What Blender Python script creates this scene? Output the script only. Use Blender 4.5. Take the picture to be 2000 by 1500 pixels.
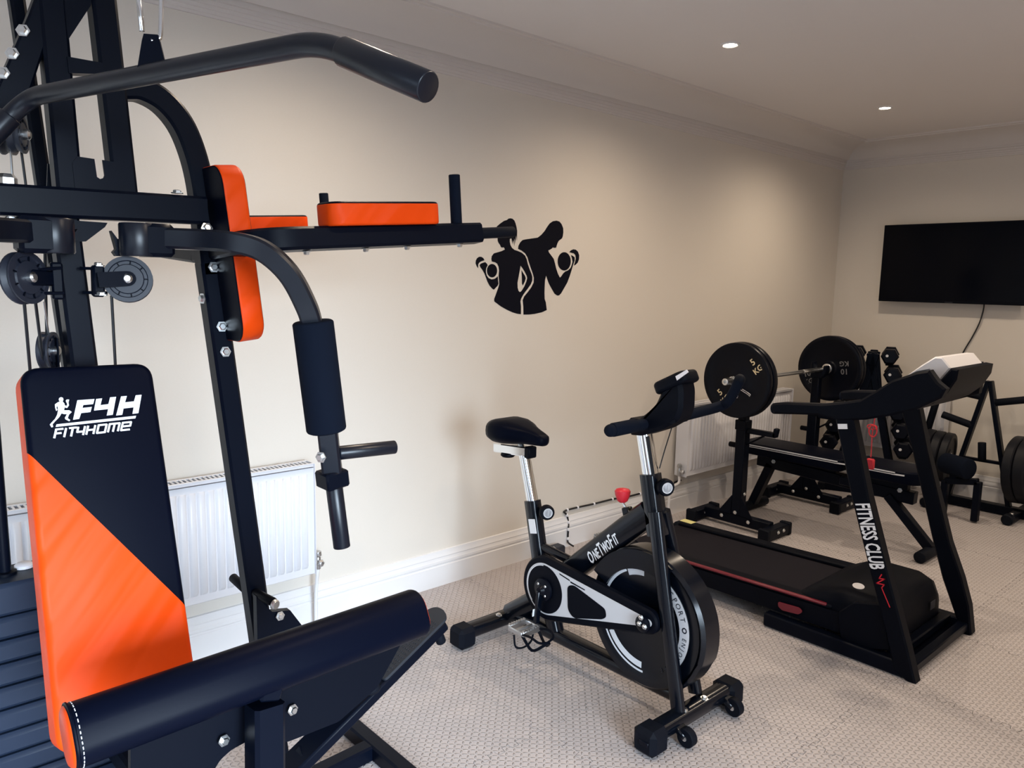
import bpy, bmesh, math, random
from mathutils import Vector, Matrix
from mathutils.geometry import tessellate_polygon
random.seed(7)
for o in list(bpy.data.objects): bpy.data.objects.remove(o)
SC = bpy.context.scene
COL = SC.collection
PI = math.pi

# ---------------------------------------------------------------- camera
cam_data = bpy.data.cameras.new('camera')
cam_data.sensor_width = 36.0
cam_data.lens = 27.0
cam_data.clip_start = 0.05
cam = bpy.data.objects.new('camera', cam_data)
COL.objects.link(cam)
cam.matrix_world = Matrix([[0.743871, 0.074387, -0.664171, 0.0], [-0.668002, 0.11358, -0.735441, 0.0], [0.020729, 0.99074, 0.134179, 1.45], [0.0, 0.0, 0.0, 1.0]])
SC.camera = cam

# ---------------------------------------------------------------- exposure, world, lights
SC.view_settings.view_transform = 'Standard'
SC.view_settings.look = 'None'
SC.view_settings.gamma = 1.0
SC.view_settings.use_curve_mapping = False
SC.view_settings.exposure = -0.15
world = bpy.data.worlds.new('daylight')
SC.world = world
world.use_nodes = True
world.node_tree.nodes['Background'].inputs[0].default_value = (0.62, 0.76, 1.0, 1)
world.node_tree.nodes['Background'].inputs[1].default_value = 0.5

def area_light(name, loc, aim, sx, sy, power, color, spread):
    d = bpy.data.lights.new(name, 'AREA')
    d.shape = 'RECTANGLE'; d.size = sx; d.size_y = sy; d.energy = power; d.color = color; d.spread = math.radians(spread)
    o = bpy.data.objects.new(name, d); COL.objects.link(o)
    o.location = loc
    o.rotation_euler = (Vector(aim) - Vector(loc)).to_track_quat('-Z', 'Y').to_euler()
    return o
# daylight through the patio door behind the camera, and through the side window
area_light('daylight_patio_door', (-0.35, -2.44, 1.15), (-0.05, 2.83, -1.10), 2.5, 1.9, 165, (0.70, 0.85, 1.0), 66)
area_light('daylight_side_window', (-1.95, 0.6, 1.3), (1.0, 1.9, 0.1), 1.7, 1.4, 8, (0.70, 0.85, 1.0), 110)

# ---------------------------------------------------------------- materials
def mat(name, color, rough=0.5, metal=0.0, spec=0.5, bump=None, coat=0.0, noise=None, emis=None):
    m = bpy.data.materials.new(name); m.use_nodes = True
    nt = m.node_tree; b = nt.nodes['Principled BSDF']
    b.inputs['Base Color'].default_value = (*color, 1)
    b.inputs['Roughness'].default_value = rough
    b.inputs['Metallic'].default_value = metal
    b.inputs['Specular IOR Level'].default_value = spec
    b.inputs['Coat Weight'].default_value = coat
    if emis:
        b.inputs['Emission Color'].default_value = (*emis[0], 1)
        b.inputs['Emission Strength'].default_value = emis[1]
    if bump or noise:
        tc = nt.nodes.new('ShaderNodeTexCoord')
    if bump:
        sc_, strength, dist = bump
        n = nt.nodes.new('ShaderNodeTexNoise'); n.inputs['Scale'].default_value = sc_
        n.inputs['Detail'].default_value = 3
        bp = nt.nodes.new('ShaderNodeBump'); bp.inputs['Strength'].default_value = strength
        bp.inputs['Distance'].default_value = dist
        nt.links.new(tc.outputs['Object'], n.inputs['Vector'])
        nt.links.new(n.outputs['Fac'], bp.inputs['Height'])
        nt.links.new(bp.outputs['Normal'], b.inputs['Normal'])
    if noise:
        sc_, c2 = noise
        n = nt.nodes.new('ShaderNodeTexNoise'); n.inputs['Scale'].default_value = sc_
        mx = nt.nodes.new('ShaderNodeMix'); mx.data_type = 'RGBA'
        mx.inputs[6].default_value = (*color, 1); mx.inputs[7].default_value = (*c2, 1)
        nt.links.new(tc.outputs['Object'], n.inputs['Vector'])
        nt.links.new(n.outputs['Fac'], mx.inputs[0])
        nt.links.new(mx.outputs[2], b.inputs['Base Color'])
    return m

M = {}
M['paint'] = mat('black_steel_paint', (0.0016, 0.0030, 0.0080), 0.36, spec=0.09, bump=(260, 0.12, 0.0004))
M['gloss'] = mat('black_gloss_paint', (0.002, 0.0035, 0.0075), 0.2, spec=0.35)
M['plastic'] = mat('black_plastic', (0.0015, 0.0025, 0.0062), 0.5, spec=0.08)
M['foam'] = mat('black_foam', (0.0028, 0.0055, 0.0135), 0.9, spec=0.12, bump=(420, 0.35, 0.0006))
M['leather'] = mat('black_leather', (0.0012, 0.0022, 0.0075), 0.42, spec=0.05, bump=(300, 0.2, 0.0004))
M['satin'] = mat('black_satin_tube', (0.0022, 0.0042, 0.0105), 0.34, spec=0.42)
M['stack'] = mat('weight_stack_paint', (0.009, 0.016, 0.034), 0.45, spec=0.25)
M['orange'] = mat('orange_leather', (0.78, 0.064, 0.0015), 0.5, spec=0.15, bump=(11, 0.5, 0.008), noise=(5, (0.70, 0.050, 0.001)))
M['chrome'] = mat('chrome', (0.82, 0.84, 0.86), 0.12, 1.0)
M['zinc'] = mat('zinc_bolt', (0.75, 0.76, 0.76), 0.28, 1.0)
M['steel'] = mat('brushed_steel', (0.55, 0.56, 0.57), 0.35, 1.0)
M['silver'] = mat('silver_print', (0.62, 0.63, 0.66), 0.45)
M['print'] = mat('white_print', (0.82, 0.84, 0.88), 0.5)
M['gold'] = mat('gold_print', (0.72, 0.6, 0.38), 0.5)
M['iron'] = mat('black_rubber_iron', (0.0020, 0.0030, 0.0075), 0.33, spec=0.14, bump=(160, 0.15, 0.0005))
M['rubber'] = mat('black_rubber', (0.003, 0.0045, 0.009), 0.6, spec=0.11)
M['grey'] = mat('dark_grey_plastic', (0.011, 0.014, 0.025), 0.5)
M['cable'] = mat('cable_sheath', (0.006, 0.007, 0.010), 0.4)
M['belt'] = mat('running_belt', (0.0075, 0.0065, 0.011), 0.75, spec=0.15, bump=(500, 0.3, 0.0005))
M['red'] = mat('red_plastic', (0.62, 0.015, 0.03), 0.4)
M['darkred'] = mat('dark_red_trim', (0.16, 0.010, 0.022), 0.4)
M['yellow'] = mat('yellow_sticker', (0.85, 0.78, 0.32), 0.5)
M['white'] = mat('white_plastic', (0.78, 0.77, 0.80), 0.4)
M['enamel'] = mat('white_enamel', (0.70, 0.70, 0.735), 0.28)
M['grille'] = mat('radiator_grille_slot', (0.12, 0.12, 0.13), 0.7)
M['screen'] = mat('tv_screen', (0.0012, 0.002, 0.005), 0.12, spec=0.07)
M['gloss_white'] = mat('white_gloss_woodwork', (0.74, 0.73, 0.735), 0.3)
M['ceiling'] = mat('ceiling_paint', (0.72, 0.685, 0.67), 0.75, bump=(40, 0.08, 0.003))
M['cornice'] = mat('cornice_satin_paint', (0.64, 0.60, 0.575), 0.35)
M['decal'] = mat('black_vinyl', (0.0025, 0.003, 0.008), 0.6, spec=0.1)
M['bumper'] = mat('bumper_rubber', (0.005, 0.006, 0.010), 0.5, spec=0.22)
M['grey_print'] = mat('faded_grey_print', (0.16, 0.16, 0.17), 0.5)
M['tread'] = mat('tread_rubber', (0.010, 0.013, 0.020), 0.6)
M['lamp'] = mat('lamp_lens', (1, 0.95, 0.85), 0.3, emis=((1.0, 0.86, 0.66), 35.0))

def wall_material():
    m = bpy.data.materials.new('cream_wallpaper'); m.use_nodes = True
    nt = m.node_tree; b = nt.nodes['Principled BSDF']
    b.inputs['Roughness'].default_value = 0.62
    tc = nt.nodes.new('ShaderNodeNewGeometry')
    n = nt.nodes.new('ShaderNodeTexNoise'); n.inputs['Scale'].default_value = 130; n.inputs['Detail'].default_value = 4
    mp = nt.nodes.new('ShaderNodeMapping'); mp.inputs['Scale'].default_value = (1, 1, 3.5)
    nt.links.new(tc.outputs['Position'], mp.inputs['Vector'])
    nt.links.new(mp.outputs['Vector'], n.inputs['Vector'])
    cr = nt.nodes.new('ShaderNodeMix'); cr.data_type = 'RGBA'
    cr.inputs[6].default_value = (0.675, 0.625, 0.560, 1); cr.inputs[7].default_value = (0.715, 0.665, 0.600, 1)
    nt.links.new(n.outputs['Fac'], cr.inputs[0]); nt.links.new(cr.outputs[2], b.inputs['Base Color'])
    bp = nt.nodes.new('ShaderNodeBump'); bp.inputs['Strength'].default_value = 0.12; bp.inputs['Distance'].default_value = 0.001
    nt.links.new(n.outputs['Fac'], bp.inputs['Height']); nt.links.new(bp.outputs['Normal'], b.inputs['Normal'])
    return m
M['wall'] = wall_material()

def mat_floor():
    """Foam floor mats: staggered little raised leaves, alternate ones turned by 90 degrees."""
    m = bpy.data.materials.new('foam_mat'); m.use_nodes = True
    nt = m.node_tree; b = nt.nodes['Principled BSDF']; L = nt.links.new
    b.inputs['Roughness'].default_value = 0.62
    g = nt.nodes.new('ShaderNodeNewGeometry'); s = nt.nodes.new('ShaderNodeSeparateXYZ'); L(g.outputs['Position'], s.inputs[0])
    def mth(op, a, b_=None, c=None):
        n = nt.nodes.new('ShaderNodeMath'); n.operation = op
        for i, v in enumerate((a, b_, c)):
            if v is None: continue
            if hasattr(v, 'links'): L(v, n.inputs[i])
            else: n.inputs[i].default_value = v
        return n.outputs[0]
    u = mth('MULTIPLY', s.outputs[0], 1 / 0.0165); v = mth('MULTIPLY', s.outputs[1], 1 / 0.0165)
    iu, iv = mth('FLOOR', u), mth('FLOOR', v)
    fu = mth('SUBTRACT', mth('SUBTRACT', u, iu), 0.5); fv = mth('SUBTRACT', mth('SUBTRACT', v, iv), 0.5)
    par = mth('FLOORED_MODULO', mth('ADD', iu, iv), 2.0)
    sg = mth('SUBTRACT', mth('MULTIPLY', par, 2.0), 1.0)
    sv = mth('MULTIPLY', fv, sg)
    a = mth('ADD', fu, sv); c = mth('SUBTRACT', fu, sv)
    a2 = mth('MULTIPLY', mth('MULTIPLY', a, a), 2.2); c2 = mth('MULTIPLY', mth('MULTIPLY', c, c), 16.0)
    h = mth('MAXIMUM', mth('SUBTRACT', 1.0, mth('ADD', a2, c2)), 0.0)
    h = mth('POWER', h, 0.6)
    bp = nt.nodes.new('ShaderNodeBump'); bp.inputs['Strength'].default_value = 1.0; bp.inputs['Distance'].default_value = 0.006
    L(h, bp.inputs['Height']); L(bp.outputs['Normal'], b.inputs['Normal'])
    n = nt.nodes.new('ShaderNodeTexNoise'); n.inputs['Scale'].default_value = 2.2; n.inputs['Detail'].default_value = 5
    L(g.outputs['Position'], n.inputs['Vector'])
    mx = nt.nodes.new('ShaderNodeMix'); mx.data_type = 'RGBA'
    mx.inputs[6].default_value = (0.43, 0.392, 0.388, 1); mx.inputs[7].default_value = (0.51, 0.465, 0.46, 1)
    L(n.outputs['Fac'], mx.inputs[0]); L(mx.outputs[2], b.inputs['Base Color'])
    return m
def crease(m, ang, strength):
    nt = m.node_tree; b = nt.nodes['Principled BSDF']
    tc = nt.nodes.new('ShaderNodeTexCoord'); mp = nt.nodes.new('ShaderNodeMapping')
    mp.inputs['Scale'].default_value = (3.0, 3.0, 15.0)
    rt = nt.nodes.new('ShaderNodeMapping'); rt.inputs['Rotation'].default_value = (0, ang, 0)
    nt.links.new(tc.outputs['Object'], rt.inputs['Vector'])
    n = nt.nodes.new('ShaderNodeTexNoise'); n.inputs['Scale'].default_value = 1.0; n.inputs['Detail'].default_value = 1.5
    bp = nt.nodes.new('ShaderNodeBump'); bp.inputs['Strength'].default_value = strength; bp.inputs['Distance'].default_value = 0.05
    nt.links.new(rt.outputs['Vector'], mp.inputs['Vector']); nt.links.new(mp.outputs['Vector'], n.inputs['Vector'])
    nt.links.new(n.outputs['Fac'], bp.inputs['Height']); nt.links.new(bp.outputs['Normal'], b.inputs['Normal'])
crease(M['orange'], math.radians(46), 0.42)
M['mat'] = mat_floor()
M['underlay'] = mat('dark_underlay', (0.06, 0.055, 0.05), 0.9)

def glass_material():
    m = bpy.data.materials.new('window_glass'); m.use_nodes = True
    nt = m.node_tree; nt.nodes.remove(nt.nodes['Principled BSDF'])
    out = nt.nodes['Material Output']
    t = nt.nodes.new('ShaderNodeBsdfTransparent'); g = nt.nodes.new('ShaderNodeBsdfGlossy'); g.inputs['Roughness'].default_value = 0.02
    mx = nt.nodes.new('ShaderNodeMixShader'); mx.inputs[0].default_value = 0.06
    nt.links.new(t.outputs[0], mx.inputs[1]); nt.links.new(g.outputs[0], mx.inputs[2]); nt.links.new(mx.outputs[0], out.inputs[0])
    return m
M['glass'] = glass_material()

# ---------------------------------------------------------------- shape helpers
def V(*a): return Vector(a[0]) if len(a) == 1 else Vector(a)
def frame_z(d, up=(0, 0, 1)):
    """3x3 matrix whose third column is d; second column is as near to up as it can be."""
    z = Vector(d).normalized(); u = Vector(up)
    if abs(z.dot(u.normalized())) > 0.98: u = Vector((0, 1, 0)) if abs(z.y) < 0.9 else Vector((1, 0, 0))
    x = u.cross(z).normalized(); y = z.cross(x)
    return Matrix((x, y, z)).transposed()

def fillet(path, r, n=6):
    """Round the inner corners of a polyline."""
    P = [Vector(p) for p in path]; out = [P[0]]
    for i in range(1, len(P) - 1):
        a, b, c = P[i - 1], P[i], P[i + 1]
        rr = min(r, (a - b).length * 0.49, (c - b).length * 0.49)
        p0 = b + (a - b).normalized() * rr; p1 = b + (c - b).normalized() * rr
        for k in range(n + 1):
            t = k / n
            out.append(p0 * (1 - t) ** 2 + b * 2 * t * (1 - t) + p1 * t * t)
    out.append(P[-1]); return out

def smooth_path(path, n=6):
    """Catmull-Rom through the points."""
    P = [Vector(p) for p in path]; Q = [P[0] * 2 - P[1]] + P + [P[-1] * 2 - P[-2]]; out = []
    for i in range(1, len(Q) - 2):
        p0, p1, p2, p3 = Q[i - 1:i + 3]
        for k in range(n):
            t = k / n
            out.append(0.5 * ((2 * p1) + (p2 - p0) * t + (2 * p0 - 5 * p1 + 4 * p2 - p3) * t * t + (3 * p1 - p0 - 3 * p2 + p3) * t ** 3))
    out.append(P[-1]); return out

class MB:
    """Collects shapes and links them as ONE mesh object."""
    def __init__(self): self.bm = bmesh.new(); self.mi = 0
    def face(self, vs):
        try:
            f = self.bm.faces.new(vs); f.material_index = self.mi; return f
        except ValueError: return None
    def loops(self, loops, closed=True, cap0=True, cap1=True):
        R = [[self.bm.verts.new(p) for p in lp] for lp in loops]
        n = len(R[0])
        for a, b in zip(R, R[1:]):
            for i in range(n if closed else n - 1):
                j = (i + 1) % n
                self.face((a[i], a[j], b[j], b[i]))
        if cap0: self.face(list(reversed(R[0])))
        if cap1: self.face(R[-1])
        return self
    def box(self, c, s, rot=None, bev=0.003):
        R = rot if rot is not None else Matrix.Identity(3)
        x, y, z = s[0] / 2, s[1] / 2, s[2] / 2
        b = min(bev, x * 0.9, y * 0.9, z * 0.9)
        if b <= 0:
            lps = [[(-x, -y, -z), (x, -y, -z), (x, y, -z), (-x, y, -z)], [(-x, -y, z), (x, -y, z), (x, y, z), (-x, y, z)]]
        else:
            def ring(i, zz):
                X, Y = x - i, y - i; k = b * 0.999 - i if i < b else 0.0001
                k = max(k, 0.0001)
                return [(-X + k, -Y, zz), (X - k, -Y, zz), (X, -Y + k, zz), (X, Y - k, zz), (X - k, Y, zz), (-X + k, Y, zz), (-X, Y - k, zz), (-X, -Y + k, zz)]
            lps = [ring(b, -z), ring(0, -z + b), ring(0, z - b), ring(b, z)]
        cc = Vector(c)
        return self.loops([[cc + R @ Vector(p) for p in lp] for lp in lps])
    def bar(self, p0, p1, w, h, up=(0, 0, 1), bev=0.004):
        p0, p1 = Vector(p0), Vector(p1); d = p1 - p0
        return self.box((p0 + p1) / 2, (w, h, d.length), frame_z(d, up), bev)
    def sweep(self, path, profile, up=(0, 0, 1), scale=None, cap=True):
        P = [Vector(p) for p in path]; T = []
        for i in range(len(P)):
            a = P[max(i - 1, 0)]; b = P[min(i + 1, len(P) - 1)]; T.append((b - a).normalized())
        F = frame_z(T[0], up); lps = []
        for i, p in enumerate(P):
            if i:
                q = T[i - 1].rotation_difference(T[i]).to_matrix(); F = q @ F
            k = scale[i] if scale else 1
            lps.append([p + F @ Vector((a * k, b * k, 0)) for a, b in profile])
        return self.loops(lps, cap0=cap, cap1=cap)
    def tube(self, path, r, seg=14, up=(0, 0, 1), cap=True):
        if isinstance(r, (int, float)): return self.sweep(path, [(r * math.cos(2 * PI * k / seg), r * math.sin(2 * PI * k / seg)) for k in range(seg)], up, None, cap)
        return self.sweep(path, [(math.cos(2 * PI * k / seg), math.sin(2 * PI * k / seg)) for k in range(seg)], up, r, cap)
    def rod(self, p0, p1, r, seg=14, e=0.15):
        """A round bar with softened ends."""
        p0, p1 = Vector(p0), Vector(p1); d = (p1 - p0); L = d.length; d.normalize(); k = r * e
        return self.tube([p0, p0 + d * k * 0.4, p0 + d * k, p1 - d * k, p1 - d * k * 0.4, p1], [r - k, r - k * 0.3, r, r, r - k * 0.3, r - k], seg)
    def sq(self, path, w, h, up=(0, 0, 1), c=0.005, cap=True):
        x, y = w / 2, h / 2; k = c
        prof = [(-x + k, -y), (x - k, -y), (x, -y + k), (x, y - k), (x - k, y), (-x + k, y), (-x, y - k), (-x, -y + k)]
        return self.sweep(path, prof, up, None, cap)
    def lathe(self, prof, c, axis, seg=24, cap=True, a0=0):
        F = frame_z(axis); c = Vector(c)
        return self.loops([[c + F @ Vector((r * math.cos(2 * PI * k / seg + a0), r * math.sin(2 * PI * k / seg + a0), z)) for k in range(seg)] for r, z in prof], cap0=cap, cap1=cap)
    def ball(self, c, r, seg=14, rings=8, sc=(1, 1, 1)):
        c = Vector(c); lps = []
        for i in range(rings + 1):
            t = PI * (i + 0.02) / (rings + 0.04)
            lps.append([c + Vector((r * sc[0] * math.sin(t) * math.cos(2 * PI * k / seg), r * sc[1] * math.sin(t) * math.sin(2 * PI * k / seg), -r * sc[2] * math.cos(t))) for k in range(seg)])
        return self.loops(lps)
    def prism(self, poly, o, u, v, t, both=0.0, bev=0.0):
        """Extrude a 2D outline given in the frame (o; u, v) along u x v, from -both to t."""
        o, u, v = Vector(o), Vector(u), Vector(v); n = u.cross(v).normalized()
        A = sum(poly[i][0] * poly[(i + 1) % len(poly)][1] - poly[(i + 1) % len(poly)][0] * poly[i][1] for i in range(len(poly)))
        if A < 0: poly = list(reversed(poly))
        if bev:
            pin = inset(poly, bev)
            L4 = [(pin, -both), (poly, -both + bev), (poly, t - bev), (pin, t)]
        else: L4 = [(poly, -both), (poly, t)]
        return self.loops([[o + u * a + v * b + n * h for a, b in pl] for pl, h in L4])
    def cushion(self, poly, o, u, v, t, r, n=4, back_r=0.0):
        """Padded shape: outline poly in (o; u, v), thickness t, front edge rounded with radius r."""
        o, u, v = Vector(o), Vector(u), Vector(v); w = u.cross(v).normalized(); lv = []
        if back_r:
            for k in range(n):
                a = PI / 2 * k / n; lv.append((back_r * (1 - math.sin(a)), back_r * (1 - math.cos(a))))
        lv.append((0, back_r))
        for k in range(n + 1):
            a = PI / 2 * k / n; lv.append((r * (1 - math.cos(a)), t - r + r * math.sin(a)))
        return self.loops([[o + u * a + v * b + w * h for a, b in inset(poly, d)] for d, h in lv])
    def build(self, name, m, parent=None, angle=40, kind=None):
        bmesh.ops.remove_doubles(self.bm, verts=self.bm.verts, dist=1e-6)
        bmesh.ops.recalc_face_normals(self.bm, faces=self.bm.faces)
        me = bpy.data.meshes.new(name); self.bm.to_mesh(me); self.bm.free()
        return link_mesh(name, me, m, parent, angle, kind)

def link_mesh(name, me, m, parent=None, angle=40, kind=None):
    for x in (m if isinstance(m, (list, tuple)) else [m]): me.materials.append(M[x])
    me.shade_smooth() if hasattr(me, 'shade_smooth') else None
    me.set_sharp_from_angle(angle=math.radians(angle))
    n = len(me.vertices); co = [0.0] * (3 * n); me.vertices.foreach_get('co', co)
    lo = [min(co[i::3]) for i in range(3)]; hi = [max(co[i::3]) for i in range(3)]
    c = Vector(((lo[0] + hi[0]) / 2, (lo[1] + hi[1]) / 2, (lo[2] + hi[2]) / 2))
    me.transform(Matrix.Translation(-c))
    o = bpy.data.objects.new(name, me); COL.objects.link(o)
    o.location = c
    if parent is not None:
        o.parent = parent; o.location = c - world_loc(parent)
    if kind: o['kind'] = kind
    return o

def world_loc(o):
    p = Vector(o.location)
    while o.parent is not None: o = o.parent; p = p + Vector(o.location)
    return p

def inset(poly, d):
    """Move a counter-clockwise outline inwards by d."""
    if d == 0: return list(poly)
    n = len(poly); out = []
    for i in range(n):
        a, b, c = Vector(poly[i - 1]), Vector(poly[i]), Vector(poly[(i + 1) % n])
        e0 = (b - a); e1 = (c - b)
        n0 = Vector((-e0.y, e0.x)).normalized() if e0.length > 1e-9 else Vector((0, 0)); n1 = Vector((-e1.y, e1.x)).normalized() if e1.length > 1e-9 else n0
        m_ = n0 + n1
        m_ = m_ / max(m_.dot(m_) / 2, 0.4) if m_.length > 1e-6 else n0
        out.append((b.x + m_.x * d, b.y + m_.y * d))
    return out

def round_rect(w, h, r, n=5, cx=0, cy=0):
    """Counter-clockwise rounded rectangle; r may be four radii (bottom left, bottom right, top right, top left)."""
    R = r if isinstance(r, (list, tuple)) else [r] * 4; out = []
    for (sx, sy, a0, rr) in ((-1, -1, PI, R[0]), (1, -1, 1.5 * PI, R[1]), (1, 1, 0, R[2]), (-1, 1, 0.5 * PI, R[3])):
        for k in range(n + 1):
            a = a0 + PI / 2 * k / n
            out.append((cx + sx * (w / 2 - rr) + rr * math.cos(a), cy + sy * (h / 2 - rr) + rr * math.sin(a)))
    return out

def round_poly(poly, r, n=4):
    out = []
    m_ = len(poly)
    for i in range(m_):
        a, b, c = Vector(poly[i - 1]), Vector(poly[i]), Vector(poly[(i + 1) % m_])
        rr = min(r, (a - b).length * 0.45, (c - b).length * 0.45)
        p0 = b + (a - b).normalized() * rr; p1 = b + (c - b).normalized() * rr
        for k in range(n + 1):
            t = k / n; q = p0 * (1 - t) ** 2 + b * 2 * t * (1 - t) + p1 * t * t
            out.append((q.x, q.y))
    return out

def thing(name, label, cat, loc, group=None):
    o = bpy.data.objects.new(name, None); COL.objects.link(o)
    o.empty_display_size = 0.1
    o.location = loc; o['label'] = label; o['category'] = cat
    if group: o['group'] = group
    return o
def tag(o, label, cat, group=None):
    o['label'] = label; o['category'] = cat
    if group: o['group'] = group
    return o
def struct(name, mb, m, parent=None, angle=40):
    o = mb.build(name, m, parent, angle)
    if parent is None: o['kind'] = 'structure'
    return o
def dup(root, loc, label=None, rot=None, group=None):
    r = root.copy(); COL.objects.link(r); r.location = loc
    if rot is not None: r.rotation_euler = rot
    if label: r['label'] = label
    if group: r['group'] = group
    for ch in list(root.children):
        c = ch.copy(); COL.objects.link(c); c.parent = r
        for g in list(ch.children):
            d = g.copy(); COL.objects.link(d); d.parent = c
    return r
def bolt(pos, normal, parent, r=0.009, m='zinc'):
    b = MB(); b.lathe([(r * 1.5, 0), (r * 1.5, 0.002), (r, 0.002), (r, 0.006), (r * 0.75, 0.008)], pos, normal, 6)
    return b.build('bolt', m, parent, 30)
def flat_text(body, size, o, u, v, parent, m='print', name='lettering', shear=0.0, bold=0.0, spacing=1.0, sx=1.0, depth=0.0006):
    """Lettering as a thin raised print in the frame (o; u = reading direction, v = up)."""
    cu = bpy.data.curves.new(name, 'FONT'); cu.body = body; cu.size = size; cu.shear = shear; cu.offset = bold
    cu.space_character = spacing; cu.extrude = depth; cu.align_x = 'CENTER'; cu.align_y = 'CENTER'; cu.resolution_u = 3
    t = bpy.data.objects.new(name, cu); COL.objects.link(t)
    me = bpy.data.meshes.new_from_object(t.evaluated_get(bpy.context.evaluated_depsgraph_get()))
    bpy.data.objects.remove(t); bpy.data.curves.remove(cu)
    u, v, o = Vector(u).normalized(), Vector(v).normalized(), Vector(o); w = u.cross(v).normalized()
    mm = Matrix((u * sx, v, w)).transposed().to_4x4(); mm.translation = o
    me.materials.clear(); me.transform(mm)
    return link_mesh(name, me, m, parent)
def strokes(mb, lines, o, u, v, w, t=0.0006):
    """Print lines of even width: each line is a list of 2D points in the frame (o; u, v)."""
    for ln in lines:
        ww = w
        if isinstance(ln, tuple): ln, ww = ln
        for a, b in zip(ln, ln[1:]):
            a, b = Vector(a), Vector(b); d = (b - a)
            if d.length < 1e-9: continue
            d.normalize(); n = Vector((-d.y, d.x)) * ww / 2; e = d * ww * 0.28
            mb.prism([tuple(a - e - n), tuple(b + e - n), tuple(b + e + n), tuple(a - e + n)], o, u, v, t)
    return mb


# ================================================================ THE ROOM
X0, X1, Y0, Y1, HC = -1.9, 5.95, -2.35, 2.83, 2.50
# floor: a dark underlay, and the jigsaw-edged foam mats on it, each one a part
m = MB(); m.box(((X0 + X1) / 2, (Y0 + Y1) / 2, -0.03), (X1 - X0, Y1 - Y0, 0.03), bev=0)
floor = struct('floor', m, 'underlay')
PITCH, GX, GY, TOOTH, NT = 0.61, 1.645, 2.257, 0.022, 10
def edge_points(n_):
    """Jigsaw edge along t = 0..1: fingers, half in and half out of the line, plain at both corners."""
    pts = [(0.0, 0.0), (0.03, 0.0)]
    for k in range(n_):
        a, b = 0.03 + 0.94 * k / n_, 0.03 + 0.94 * (k + 1) / n_; w_ = (b - a)
        sgn = 1 if k % 2 else -1
        pts += [(a + w_ * 0.04, sgn * 0.4), (a + w_ * 0.04, sgn * 0.8), (a + w_ * 0.12, sgn), (b - w_ * 0.12, sgn), (b - w_ * 0.04, sgn * 0.8), (b - w_ * 0.04, sgn * 0.4)]
    return pts + [(0.97, 0.0), (1.0, 0.0)]
EP = edge_points(2 * NT)
def tile_outline(cx, cy):
    out = []; h = TOOTH / 2
    for t, s in EP[:-1]: out.append((cx + t * PITCH, cy + s * h))
    for t, s in EP[:-1]: out.append((cx + PITCH + s * h, cy + t * PITCH))
    for t, s in EP[:0:-1]: out.append((cx + t * PITCH, cy + PITCH + s * h))
    for t, s in EP[:0:-1]: out.append((cx + s * h, cy + t * PITCH))
    return out
def tile_mesh(poly):
    b = MB(); pl = inset(poly, 0.0009)
    lo = [b.bm.verts.new((x, y, -0.015)) for x, y in pl]; hi = [b.bm.verts.new((x, y, 0.0)) for x, y in pl]
    n_ = len(pl)
    for i_ in range(n_): b.face((lo[i_], lo[(i_ + 1) % n_], hi[(i_ + 1) % n_], hi[i_]))
    for t_ in tessellate_polygon([[Vector((x, y, 0)) for x, y in pl]]): b.face([hi[k_] for k_ in t_])
    me = bpy.data.meshes.new('mat_tile'); bmesh.ops.recalc_face_normals(b.bm, faces=b.bm.faces); b.bm.to_mesh(me); b.bm.free()
    me.materials.append(M['mat']); return me
inner_tile = tile_mesh(tile_outline(0, 0))
i0 = math.floor((X0 - GX) / PITCH); i1 = math.ceil((X1 - GX) / PITCH)
j0 = math.floor((Y0 - GY) / PITCH); j1 = math.ceil((Y1 - GY) / PITCH)
for i in range(i0, i1):
    for j in range(j0, j1):
        x, y = GX + i * PITCH, GY + j * PITCH
        if X1 - x < 0.1 or Y1 - y < 0.1 or x + PITCH - X0 < 0.1 or y + PITCH - Y0 < 0.1: continue
        inside = x - 0.02 > X0 and X1 - (x + PITCH) > 0.1 and Y1 - (y + PITCH) > 0.1 and x - X0 > 0.1 and y - Y0 > 0.1 and x - 0.02 > X0 and x + PITCH + 0.02 < X1 and y - 0.02 > Y0 and y + PITCH + 0.02 < Y1
        if inside: me, loc = inner_tile, (x, y, 0)
        else:
            pl = []
            for px, py in tile_outline(x, y):
                if X1 - (x + PITCH) < 0.1 and px > x + PITCH - 0.03: px = X1
                if Y1 - (y + PITCH) < 0.1 and py > y + PITCH - 0.03: py = Y1
                if x - X0 < 0.1 and px < x + 0.03: px = X0
                if y - Y0 < 0.1 and py < y + 0.03: py = Y0
                q = (min(max(px, X0 + 0.003), X1 - 0.003), min(max(py, Y0 + 0.003), Y1 - 0.003))
                if not pl or (abs(q[0] - pl[-1][0]) + abs(q[1] - pl[-1][1])) > 1e-6: pl.append(q)
            w_ = max(p[0] for p in pl) - min(p[0] for p in pl); h_ = max(p[1] for p in pl) - min(p[1] for p in pl)
            if w_ < 0.03 or h_ < 0.03: continue
            me, loc = tile_mesh(pl), (0, 0, 0)
        o = bpy.data.objects.new('mat_tile', me); COL.objects.link(o); o.parent = floor
        o.location = Vector(loc) - world_loc(floor)

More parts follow.
